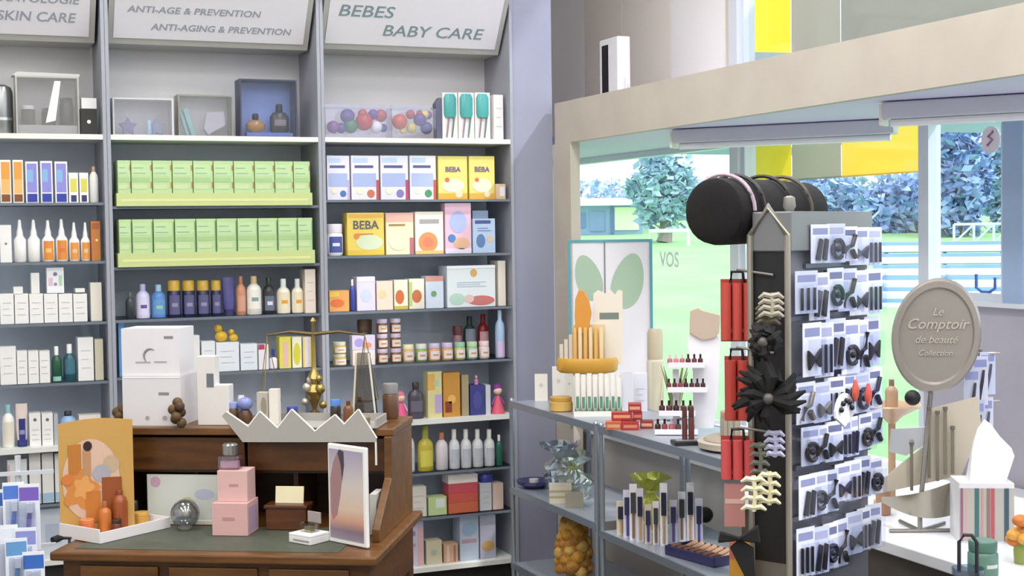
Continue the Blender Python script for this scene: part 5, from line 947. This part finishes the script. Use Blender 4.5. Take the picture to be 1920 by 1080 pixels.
# black furry flower scrunchie
def flower(px_, py_, t, R, label, seed, flat=.5):
    p = side(px_, py_, t-.05); q = root('flower_scrunchie', label, 'hair scrunchie', (p.x, p.y, p.z-R), view_rz(p)); rnd = random.Random(seed); mb = MB()
    for i in range(34):
        a = rnd.uniform(0, 2*PI); l = R*rnd.uniform(.6, 1.05); d = rnd.uniform(-.02, .02)
        mb.tube([(0, d, R), (l*.6*math.cos(a), d-.01, R+l*.6*math.sin(a)), (l*math.cos(a+.2), d+.006, R+l*math.sin(a+.2))], [.008, .011, .003], M('141414', .9), 6)
    mb.build('fabric_petals', q, smooth=True); MB().ball((0, -.024, R), .012, M('5A5450', .4), 10).build('centre_bead', q, smooth=True)
flower(1440, 745, 2.98, .075, 'large black flower scrunchie on the rack side', 2); flower(1430, 640, 2.99, .040, 'smaller black scrunchie above the large black flower', 5)
p = side(1386, 1000, 2.98); q = root('black_bow', 'black hair bow at the lower rack side', 'hair bow', (p.x, p.y, p.z-.03), view_rz(p))
MB().prism([(-.045, .01), (-.04, .035), (0, .022), (.04, .05), (.045, .01), (0, .016)], 'Y', -.012, .006, M('121214', .8)).build('bow_loops', q, bevel=.004)
MB().prism([(-.02, .0), (.0, .018), (.03, -.0), (.035, -.10), (.0, -.12), (.01, -.06)], 'Y', -.004, .004, M('121214', .8)).build('bow_tail', q, bevel=.002)
def claw(px_, py_, t, c, label, W=.045, H=.05):
    p = side(px_, py_, t); q = root('claw_clip', label, 'claw clip', (p.x, p.y, p.z-H/2), view_rz(p))
    m = M(c, .35); MB().tube([(0, 0, 0), (.004, -.004, H*.5), (0, 0, H)], .005, m).build('spine', q, smooth=True)
    for k in range(4):
        z = H*(.1+.26*k); MB().tube([(0, 0, z), (-W*.3, -.008, z+.004), (-W*.5, -.002, z-.004)], [.006, .006, .003], m, 6).build('tooth', q, smooth=True); MB().tube([(0, 0, z), (W*.3, -.008, z+.004), (W*.5, -.002, z-.004)], [.006, .006, .003], m, 6).build('tooth', q, smooth=True)
claw(1413, 925, 2.95, 'E8E0B8', 'cream claw clip, left of the pair on the rack side', .05, .075); claw(1442, 915, 2.95, 'DDD4A8', 'pale claw clip with curved teeth, right of the pair', .045, .07)
claw(1446, 572, 2.96, 'B8B09C', 'mottled beige claw clip near the top of the rack side', .05, .05); claw(1440, 590, 2.97, '6A604C', 'brown mottled claw clip under the beige one', .05, .04)
claw(1452, 832, 2.96, 'B8B8DC', 'lilac grey claw clip at the middle of the rack side', .04, .055); claw(1424, 860, 2.97, '6A6C60', 'dark olive claw clip left of the lilac one', .04, .07)
# ------------------------------------------------------------------ white counter with oval sign stand
ZC = .95
ct = root('white_counter', 'white-topped counter at the right, under the window sill wall', 'counter', (.46, -5.05, 0))
MB().box(0, .68, 0, 2.25, ZC-.03, ZC, M('E6E8F0', .25)).build('counter_top', ct, bevel=.003); MB().box(.02, .66, .02, 2.23, .08, ZC-.03, M('4A4440', .5)).build('cabinet_body', ct); MB().box(.04, .64, .05, 2.2, 0, .08, M('2A2826')).build('plinth', ct)
sb = at(1725, 995, 'Z', ZC); SS = view_rz(sb); t = (sb-CAM).dot(FF); s = t/F
r = root('oval_sign_stand', 'display stand topped by a large silver oval sign, on white counter', 'display stand', (sb.x, sb.y, ZC+.0005), SS)
def sl(x, y): return ((x-1725)*s, (995-y)*s)
MET2 = M('8E8A84', .3, .7)
MB().tube([sl(1670, 980)[:1]+(-.04, .004), (0, -.02, .004), sl(1780, 978)[:1]+(.0, .004)], .005, MET2).tube([(-.05, .09, .004), (0, -.02, .004)], .005, MET2).tube([(.06, .09, .004), (0, -.02, .004)], .005, MET2).build('splayed_foot', r, smooth=True)
MB().tube([(0, -.02, .004), (0, 0, .05), (sl(1745, 0)[0], .06, sl(0, 740)[1])], .006, MET2).build('stem', r, smooth=True)
# curved metal tray, rising to the right
bw = sl(1795, 0)[0]; bl_ = sl(1655, 0)[0]
tz0, tz1 = sl(0, 965)[1], sl(0, 925)[1]
n = 14; vs = []; fs = []
for i in range(n+1):
    u = i/n; x = bl_+(bw-bl_)*u; yy = .035-.075*math.sin(PI*u*.9); top = sl(0, 940)[1]+(sl(0, 897)[1]-sl(0, 940)[1])*u; bot = sl(0, 945)[1]+.0-(sl(0, 945)[1]-sl(0, 968)[1])*math.sin(PI*min(1, u*.62+.1))
    vs += [(x, yy, top), (x, yy+.004, top), (x, yy+.02, bot), (x, yy+.016, bot)]
for i in range(n):
    a = 4*i
    for k in range(4): fs.append((a+k, a+(k+1) % 4, a+4+(k+1) % 4, a+4+k))
fs += [(0, 3, 2, 1), (4*n, 4*n+1, 4*n+2, 4*n+3)]
MB().add(vs, fs, M('A09888', .22, .85)).build('curved_tray', r, smooth=True)
# slanted back card with rods
P = lambda x, y: sl(x, y)
MB().prism([P(1650, 935), P(1660, 905), P(1700, 868), P(1738, 838), P(1745, 770), P(1830, 745), P(1836, 800), P(1800, 895)], 'Y', .05, .058, M('C8BCA8', .5)).build('beige_back_card', r)
MB().prism([P(1668, 855), P(1672, 812), P(1736, 806), P(1738, 838), P(1700, 862)], 'Y', .06, .066, M('D8DEEA', .15, .6)).build('mirror_panel', r)
for i, (x, y0, y1) in enumerate(((1710, 838, 925), (1742, 770, 900), (1757, 778, 905), (1771, 770, 892), (1784, 806, 890))):
    a = P(x, y0); b = P(x, y1); pp = [(b[0], .028, b[1]), (a[0], .03, a[1])]; w0 = loc_in(sb, SS, 0, 0, 0)
    q = root('nail_file', 'slim grey beauty tool, %s, standing in the curved metal tray' % ordinal(i, 5), 'beauty tool', tuple(loc_in(sb, SS, b[0], .035, ZC+b[1])), SS, 'beauty tools in the curved tray')
    MB().box(-.004, .004, 0, .004, 0, a[1]-b[1], M('8A8474', .35, .4)).build('blade', q, bevel=.001); MB().tube([(0, .002, a[1]-b[1]), (0, .002, a[1]-b[1]+.008)], .006, M('6E685C', .4)).build('handle_end', q, smooth=True)
# oval sign
oc = P(1755, 632); rx, rz2 = 80*s, 107*s
ov = MB(); N = 48
def ell(k, y): return [(oc[0]+rx*k*math.cos(2*PI*i/N)+.06*(oc[1]+rz2*k*math.sin(2*PI*i/N)-oc[1]), y, oc[1]+rz2*k*math.sin(2*PI*i/N)) for i in range(N)]
L_ = ell(1, .075)+ell(1.02, .06)+ell(.97, .045)+ell(.86, .045)+ell(.82, .052)
o = MB().add(L_, [(j*N+i, j*N+(i+1) % N, (j+1)*N+(i+1) % N, (j+1)*N+i) for j in range(4) for i in range(N)]+[tuple(range(N)), tuple(4*N+i for i in range(N))], M('A29A92', .38, .4)).build('oval_plaque', r, smooth=True)
for tx_, yy, sz in (('Le', .052, .028), ('Comptoir', .018, .037), ('de beauté', -.018, .026), ('Collection', -.05, .020)):
    text(tx_, sz, M('C6BEB2', .4, .2), parent=o, loc=(oc[0]+.06*yy, .0515, oc[1]+yy), shear=.35, ext=.003)
p0 = P(1712, 748); MB().ball((p0[0], .03, p0[1]), .02, M('16161A', .5), 14).build('black_knob', r, smooth=True)
# blister cards hanging behind at the right of the oval sign
for i, (x, y0, y1, t, c, d) in enumerate(((1822, 690, 790, 3.62, 'C4C8E4', '3A3A48'), (1838, 668, 760, 3.68, 'D4D6EC', '2A2E40'), (1852, 660, 740, 3.74, 'C8D0F0', '4A5068'), (1812, 760, 860, 3.58, 'CCD0E8', '3C3A50'), (1832, 750, 850, 3.66, 'BFC4E0', '3A3844'), (1848, 745, 840, 3.72, 'D0D4EC', '50566E'))):
    p = deep(x, y0, t); h = (y1-y0)*t/F; q = root('tool_card', 'hanging blister card with dark tool, %s of three, %s tier right of oval sign' % (('left', 'middle', 'right')[i % 3], ('upper', 'lower')[i//3]), 'tool card', (p.x, p.y, p.z-h), view_rz(p)+.5, 'blister cards by the oval sign')
    MB().box(-.022, .022, 0, .0015, 0, h, M(c, .35)).build('card', q); MB().tube([(-.008, -.004, .01), (.003, -.006, h*.5), (.008, -.004, h*.72)], [.006, .004, .003], M(d, .3)).build('tool', q, smooth=True); MB().box(-.018, .018, -.0005, 0, h*.78, h*.93, M('8E96D0', .4)).build('printed_band', q)
cp = deep(1838, 850, 3.75); cr_ = root('card_stand', 'thin metal stand carrying the blister cards behind the oval sign', 'stand', (cp.x, cp.y, ZC+.0005), view_rz(cp))
MB().tube([(0, .01, 0), (0, .01, deep(1838, 655, 3.75).z-ZC)], .005, MET2).build('post', cr_, smooth=True); MB().lathe([(.06, 0), (.06, .006), (.01, .012)], MET2).build('stand_base', cr_, smooth=True)
for z in (deep(1838, 662, 3.75).z-ZC, deep(1838, 752, 3.75).z-ZC): MB().tube([(-.05, -.02, z), (0, .01, z), (.05, .01, z)], .003, MET2, 6).build('arm', cr_, smooth=True)
# brown figurine bottles between rack and oval
g_bottle(.04, .10, 'B08060', 'tan bottle with brown cap between rack and oval sign', 'bottle', tuple(deep(1665, 990, 3.75).xy)+(ZC+.0005,), cap='7A5A44')
pt_ = deep(1672, 760, 3.9); bt = root('amber_dish_stand', 'amber glass dish on a pedestal between rack and oval sign', 'dish', (pt_.x, pt_.y, ZC+.0005))
MB().lathe([(.05, 0), (.05, .008), (.01, .02), (.01, pt_.z-ZC-.05), (.03, pt_.z-ZC-.03), (.085, pt_.z-ZC), (.08, pt_.z-ZC+.004), (.02, pt_.z-ZC-.02)], M('C8A078', .25)).build('pedestal_dish', bt, smooth=True)
g_bottle(.035, .09, 'C09878', 'tan perfume bottle standing in the amber pedestal dish', 'bottle', (pt_.x, pt_.y-.017, pt_.z-.018), cap='8A6A50')
# tissue box
tp2 = at(1850, 1018, 'Z', ZC); s = (tp2-CAM).dot(FF)/F; r = root('tissue_box', 'striped tissue box with red and green stripes on the right counter', 'tissue box', (tp2.x, tp2.y, ZC+.0005), view_rz(tp2)+.22); w_ = 100*s; h_ = (1015-903)*s
mb = MB().box(-w_/2, w_/2, 0, .11, 0, h_, M('DEDEE2', .5)); front(mb, -w_/2, w_/2, 0, .004, h_-.012, [(.0, 1, 0, 1, 'B2AEA8'), (.02, .07, 0, 1, 'A05A78'), (.12, .16, 0, 1, 'D0A09A'), (.28, .36, 0, 1, '3E6E70'), (.40, .44, 0, 1, 'C89088'), (.5, .56, 0, 1, '9A6A66'), (.58, .64, 0, 1, 'C05058'), (.82, .90, 0, 1, '35566A')]); mb.build('carton', r)
tz = MB(); N = 10; vs = []; hh = (903-787)*s
pk_ = [(-.035, .02, 0), (.0, .012, 0), (.05, .02, 0), (.05, .07, 0), (0, .09, 0), (-.035, .07, 0)]; mid = [(-.028, .03, .5), (.01, .015, .45), (.07, .02, .42), (.075, .07, .5), (.02, .085, .62), (-.02, .06, .6)]; top = [(-.01, .05, .85), (.005, .045, 1), (.02, .045, .92), (.03, .055, .8), (.01, .06, .95), (-.002, .055, .9)]
for L2 in (pk_, mid, top): vs += [(x, y, h_+z*hh) for x, y, z in L2]
tz.add(vs, [(j*6+i, j*6+(i+1) % 6, (j+1)*6+(i+1) % 6, (j+1)*6+i) for j in range(2) for i in range(6)]+[tuple(range(12, 18)), tuple(range(6))], M('F4F2F4', .7)).build('tissue', r)
g1 = at(1862, 1088, 'Z', ZC); s = (g1-CAM).dot(FF)/F
g_bottle(56*s, 70*s, '5E8A78', 'green jar with white label before the tissue box', 'jar', (g1.x, g1.y, ZC+.0005), kind='jar', cap='4A7A6A', lab=(.1, .6, '6A9A88', 'E0E8E0'), depth=56*s, name='jar')
g1 = at(1815, 1100, 'Z', ZC); s = (g1-CAM).dot(FF)/F; r = root('wire_basket_handle', 'dark curved handle of a clear basket at the bottom right', 'basket', (g1.x, g1.y, ZC+.0005), view_rz(g1))
MB().tube([(-.018, 0, .03), (-.018, 0, .095), (-.008, 0, .11), (.008, 0, .11), (.018, 0, .095), (.018, 0, .03)], .004, M('2A2A34', .4)).build('handle', r, smooth=True); MB().lathe([(.03, 0), (.034, .04), (.031, .04), (.028, .003)], G('D8E4F0', 20)).build('basket_body', r, smooth=True)
g1 = at(1917, 1056, 'Z', ZC); r = root('orange_flower', 'orange flower cluster at the right edge of the photo', 'flower', (g1.x, g1.y, ZC+.0005)); rnd = random.Random(8)
for i in range(9):
    MB().ball((rnd.uniform(-.02, .03), rnd.uniform(-.02, .02), .07+rnd.uniform(-.025, .03)), .02, M(('E08A1E', 'D87018', 'E8A030')[i % 3], .5), 10, (1, .9, .7)).build('petal_head', r, smooth=True)
MB().lathe([(.018, 0), (.02, .03), (.012, .06)], M('8A9A3A', .4)).build('stem_pot', r, smooth=True)
# alarm box on the ledge above the fascia
p = at(1148, 165, 'X', 1.45); r = root('wall_speaker', 'slim white-framed black box standing on the ledge above the fascia', 'speaker', (1.45, p.y, ZS+.041)); zh = at(1148, 72, 'X', 1.45).z-ZS-.041
MB().box(-.02, .05, -.10, .10, 0, zh, M('E8E6E8', .4)).build('casing', r, bevel=.006); MB().box(-.021, -.02, .0, .07, zh-.30, zh-.03, M('121214', .4)).build('black_grille', r); MB().tube([(.02, -.105, zh-.2), (.02, -.12, zh-.23), (.02, -.105, zh-.27)], .006, M('E4E4E6', .4)).build('lever', r, smooth=True)
# ------------------------------------------------------------------ on the glass and outside, blue colour cast painted into many outdoor colours
VD = Vector((math.sin(.52), math.cos(.52), 0))
def gz(p): return .06*max((Vector((p.x, p.y, 0))-Vector((CAM.x, CAM.y, 0))).dot(VD)-5.5, 0)-.05
def ground(x, y, t): p = deep(x, y, t); p.z = gz(p); return p
lw = MB(); vs = []; fs = []; nx, ny = 24, 24
for j in range(ny+1):
    for i in range(nx+1):
        X = XG+.12+30*i/nx; Y = -14+46*j/ny; vs.append((X, Y, gz(Vector((X, Y, 0)))))
for j in range(ny):
    for i in range(nx): k = j*(nx+1)+i; fs.append((k, k+1, k+nx+2, k+nx+1))
o = lw.add(vs, fs, M('8ECC7E', .9, kind='panel', h2='80C072', scale=.8)).build('lawn', smooth=True); struct(o)
# paved strip right outside the right pane
def sign_print(name, x0, x1, y0, y1, X, c): a = at(x0, y1, 'X', X); b = at(x1, y0, 'X', X); return a, b
XS = 2.35
r = root('street_sign_board', 'yellow and grey striped sign board hanging outside the shop window', 'sign', (XS, 0, 0))
yb0 = at(1400, 342, 'X', XS).z; 
for nm, xa, xb, z0, z1, c in (('yellow_panel', 1392, 1484, yb0, 3.3, 'FFD010'), ('grey_panel', 1485, 1577, yb0, 3.3, 'A09888'), ('amber_panel', 1578, 1756, yb0, yb0+.24, 'FFC62C'), ('wide_grey_panel', 1578, 1960, 2.40, 3.3, '908A80')):
    ya = at(xa, 300, 'X', XS).y; yb = at(xb, 300, 'X', XS).y; MB().add([(0, yb, z0), (0, ya, z0), (0, ya, z1), (0, yb, z1)], [(0, 1, 2, 3)], M(c, .5, kind='cloth')).box(0, .006, yb, ya, z0-.008, z0, M(c, .5)).build(nm, r)
ring = at(1412, 300, 'X', XS); mb = MB(); mb.tube([(-.004, ring.y+.07*math.cos(a), ring.z+.07*math.sin(a)) for a in [math.radians(t) for t in range(-100, 110, 15)]], .005, M('D88A3A', .5)).build('printed_arc', r)
# sticker and letters on the glass
def glass_text(txt, px_, py_, size, c, label, mirror=True):
    p = at(px_, py_, 'X', XG+.027); o = text(txt, size, c, name='window_lettering', loc=p, rot=(PI/2, 0, -PI/2), ext=.0005, bold=.002); return tag(o, label, 'lettering')
glass_text('VOS', 1255, 500, .11, 'FFFFFF', 'faint white letters on the left window glass above lawn')
p = at(1858, 262, 'X', XG+.026); o = MB(); r = root('round_sticker', 'round pink and white sticker on the right window pane', 'sticker', p); MB().lathe([(.001, 0), (.05, 0), (.05, .002), (.001, .002)], M('F0E4F0', .5), seg=24).build('sticker_disc', r, rot=(0, -PI/2, 0)); MB().tube([(-.003, .015, -.02), (-.003, -.012, .0), (-.003, .012, .012), (-.003, -.015, .03)], .005, M('B06A9A', .5)).build('printed_swirl', r)
p = at(1848, 530, 'X', XG+.026); r = root('blue_window_mark', 'blue cup-shaped mark on the right window pane', 'sticker', p); MB().tube([(0, .05, .03), (0, .05, -.02), (0, .02, -.035), (0, -.02, -.035), (0, -.05, -.02), (0, -.05, .02)], .006, M('3E6AC0', .5)).build('printed_mark', r)
def tree(px_, t, ytop, ybot, wpx, label, c1, c2, seed, n=900, trunk=True, leaf=.22):  # foliage colours have blue haze and colour cast painted in
    g = ground(px_, 450, t); s = t/F; zt = deep(px_, ytop, t).z; zb = deep(px_, ybot, t).z; R = wpx*s/2; r = root('tree', label, 'tree', g, group='trees beyond the lawn'); rnd = random.Random(seed)
    MB().tube([(0, 0, 0), (.05, 0, (zb-g.z)*.6), (0, .05, (zt-g.z)*.8)], [.18, .14, .04], M('8A8478', .9)).build('trunk', r, smooth=True)
    mb = MB(); hc = (zt+zb)/2-g.z; hr = (zt-zb)/2
    for i in range(n):
        while True:
            x, y, z = (rnd.uniform(-1, 1) for _ in range(3)); d = x*x+y*y+z*z
            if .15 < d < 1: break
        k = 1+.25*math.sin(5*math.atan2(y, x)+seed)*math.cos(4*z); c = Vector((x*R*k, y*R*k*.8, hc+z*hr*k)); u = Vector((rnd.uniform(-1, 1), rnd.uniform(-1, 1), rnd.uniform(-.6, .6))).normalized()*leaf; v = Vector((rnd.uniform(-1, 1), rnd.uniform(-1, 1), rnd.uniform(-1, 1))).normalized()*leaf*.6
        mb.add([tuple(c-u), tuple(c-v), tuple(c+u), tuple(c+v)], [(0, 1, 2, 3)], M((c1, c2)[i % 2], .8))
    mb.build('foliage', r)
tree(1245, 30, 288, 425, 130, 'round haze-blue tree seen through the left window pane', '9CC8D4', '86B4C8', 1, 1500, leaf=.13)
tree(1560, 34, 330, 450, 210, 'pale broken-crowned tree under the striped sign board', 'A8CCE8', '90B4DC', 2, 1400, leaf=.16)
tree(1690, 32, 330, 470, 170, 'middle haze-blue tree between sign board and bleachers', '84ACE0', 'A4C8EC', 3, 1300, leaf=.16)
tree(1790, 30, 215, 450, 130, 'tall dense haze-blue tree above the bleachers', '7098D4', '8CB0E0', 4, 2200, leaf=.15)
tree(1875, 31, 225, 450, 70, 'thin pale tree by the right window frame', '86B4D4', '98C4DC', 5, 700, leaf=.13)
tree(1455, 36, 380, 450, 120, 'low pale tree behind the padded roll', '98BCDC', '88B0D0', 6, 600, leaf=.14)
# far houses
def house(x0, x1, y0, yb, t, c, label, parts):
    g = ground((x0+x1)/2, yb, t); s = t/F; r = root('house', label, 'house', g, view_rz(g)); W = (x1-x0)*s; H = deep((x0+x1)/2, y0, t).z-g.z
    MB().box(-W/2, W/2, 0, 3, 0, H*.8, M(c, .8)).build('wall', r); MB().prism([(-W/2-.2, H*.8), (W/2+.2, H*.8), (W/2-.2, H), (-W/2+.2, H)], 'Y', -.3, 3.2, M('E8F0F4', .7)).build('roof', r)
    for u0, u1, v0, v1, cc, nm in parts: MB().box(-W/2+u0*W, -W/2+u1*W, -.03, .0, v0*H, v1*H, M(cc, .5)).build(nm, r)
house(1068, 1205, 372, 446, 33, '88A8D4', 'low blue-grey house with pale roof, far left of the lawn', [(.05, .22, .2, .6, '6484C0', 'window'), (.28, .48, .1, .65, '7A98CC', 'door'), (.56, .60, 0, .8, '5A7AB8', 'post'), (.62, .95, .12, .75, 'E8F0C8', 'yellowish_panel')])  # last part is a plain pale yellow panel
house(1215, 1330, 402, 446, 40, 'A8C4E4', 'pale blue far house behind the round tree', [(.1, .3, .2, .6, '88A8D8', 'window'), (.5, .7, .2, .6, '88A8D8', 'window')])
# porch roof over the left pane
p0 = Vector((XG+.1, -.9, 2.52)); r = root('porch_roof', 'pale blue porch canopy sloping outside the left window pane', 'canopy', p0)
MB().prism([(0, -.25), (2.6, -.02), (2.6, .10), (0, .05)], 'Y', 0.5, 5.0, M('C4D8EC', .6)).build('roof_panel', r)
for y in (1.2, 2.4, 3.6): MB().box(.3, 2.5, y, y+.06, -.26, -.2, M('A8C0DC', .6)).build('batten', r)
# bleachers
r_lab = 'white slatted bleachers beyond the right window pane'
g = ground(1768, 590, 17); RZb = view_rz(g); s = 17/F; r = root('bleachers', r_lab, 'bleachers', (g.x, g.y, g.z), RZb)
BWt = 262*s
for k in range(7):
    t = 17+.45*k; y = 592-k*22.0; z = deep(1768, y, t).z-g.z; W = BWt*(1+.02*k)
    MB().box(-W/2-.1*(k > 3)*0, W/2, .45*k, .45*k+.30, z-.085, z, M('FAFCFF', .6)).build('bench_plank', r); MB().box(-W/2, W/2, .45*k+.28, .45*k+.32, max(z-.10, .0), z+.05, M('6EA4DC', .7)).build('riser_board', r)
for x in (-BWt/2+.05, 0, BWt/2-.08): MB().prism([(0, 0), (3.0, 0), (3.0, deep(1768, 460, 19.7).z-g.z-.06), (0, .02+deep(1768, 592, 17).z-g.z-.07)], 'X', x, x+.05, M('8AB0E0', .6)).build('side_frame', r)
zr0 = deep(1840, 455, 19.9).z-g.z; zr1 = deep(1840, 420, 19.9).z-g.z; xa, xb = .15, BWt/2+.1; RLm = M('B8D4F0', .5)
rl = MB().tube([(xa, 3.0, zr1), (xb, 3.0, zr1)], .02, RLm, 6)
for k in range(4): x = xa+(xb-xa)*k/3; rl.tube([(x, 3.0, zr0-.1), (x, 3.0, zr1)], .02, RLm, 6)
for k in range(3): x = xa+(xb-xa)*k/3; rl.tube([(x, 3.0, zr0), (x+(xb-xa)/3, 3.0, zr1)], .015, RLm, 6)
rl.build('guard_rail', r)
# soccer goal frame, fence posts
g = ground(1245, 448, 29); r = root('goal_frame', 'thin white goal frame standing at the far edge of lawn', 'goal', g, view_rz(g)); s = 29/F
MB().tube([(-45*s*.6, 0, 0), (-45*s*.6, 0, 28*s), (45*s, 0, 28*s), (45*s, 0, 0)], .04, M('F4F8FC', .5)).build('goal_posts', r)
hg = root('hedge', 'long pale haze-blue hedge along the far edge of the lawn', 'hedge', ground(1450, 450, 46), view_rz(ground(1450, 450, 46)))
rnd = random.Random(3); mb = MB()
for i in range(1600):
    c = Vector((rnd.uniform(-10, 10), rnd.uniform(-.5, .5), rnd.uniform(0, .9))); u = Vector((rnd.uniform(-1, 1), rnd.uniform(-1, 1), rnd.uniform(-1, 1))).normalized()*.16; v = Vector((rnd.uniform(-1, 1), rnd.uniform(-1, 1), rnd.uniform(-1, 1))).normalized()*.12
    mb.add([tuple(c-u), tuple(c-v), tuple(c+u), tuple(c+v)], [(0, 1, 2, 3)], M(('88B0CC', '9CC0D4')[i % 2], .8))  # hedge leaves painted blue for the haze and colour cast
mb.build('foliage', hg)
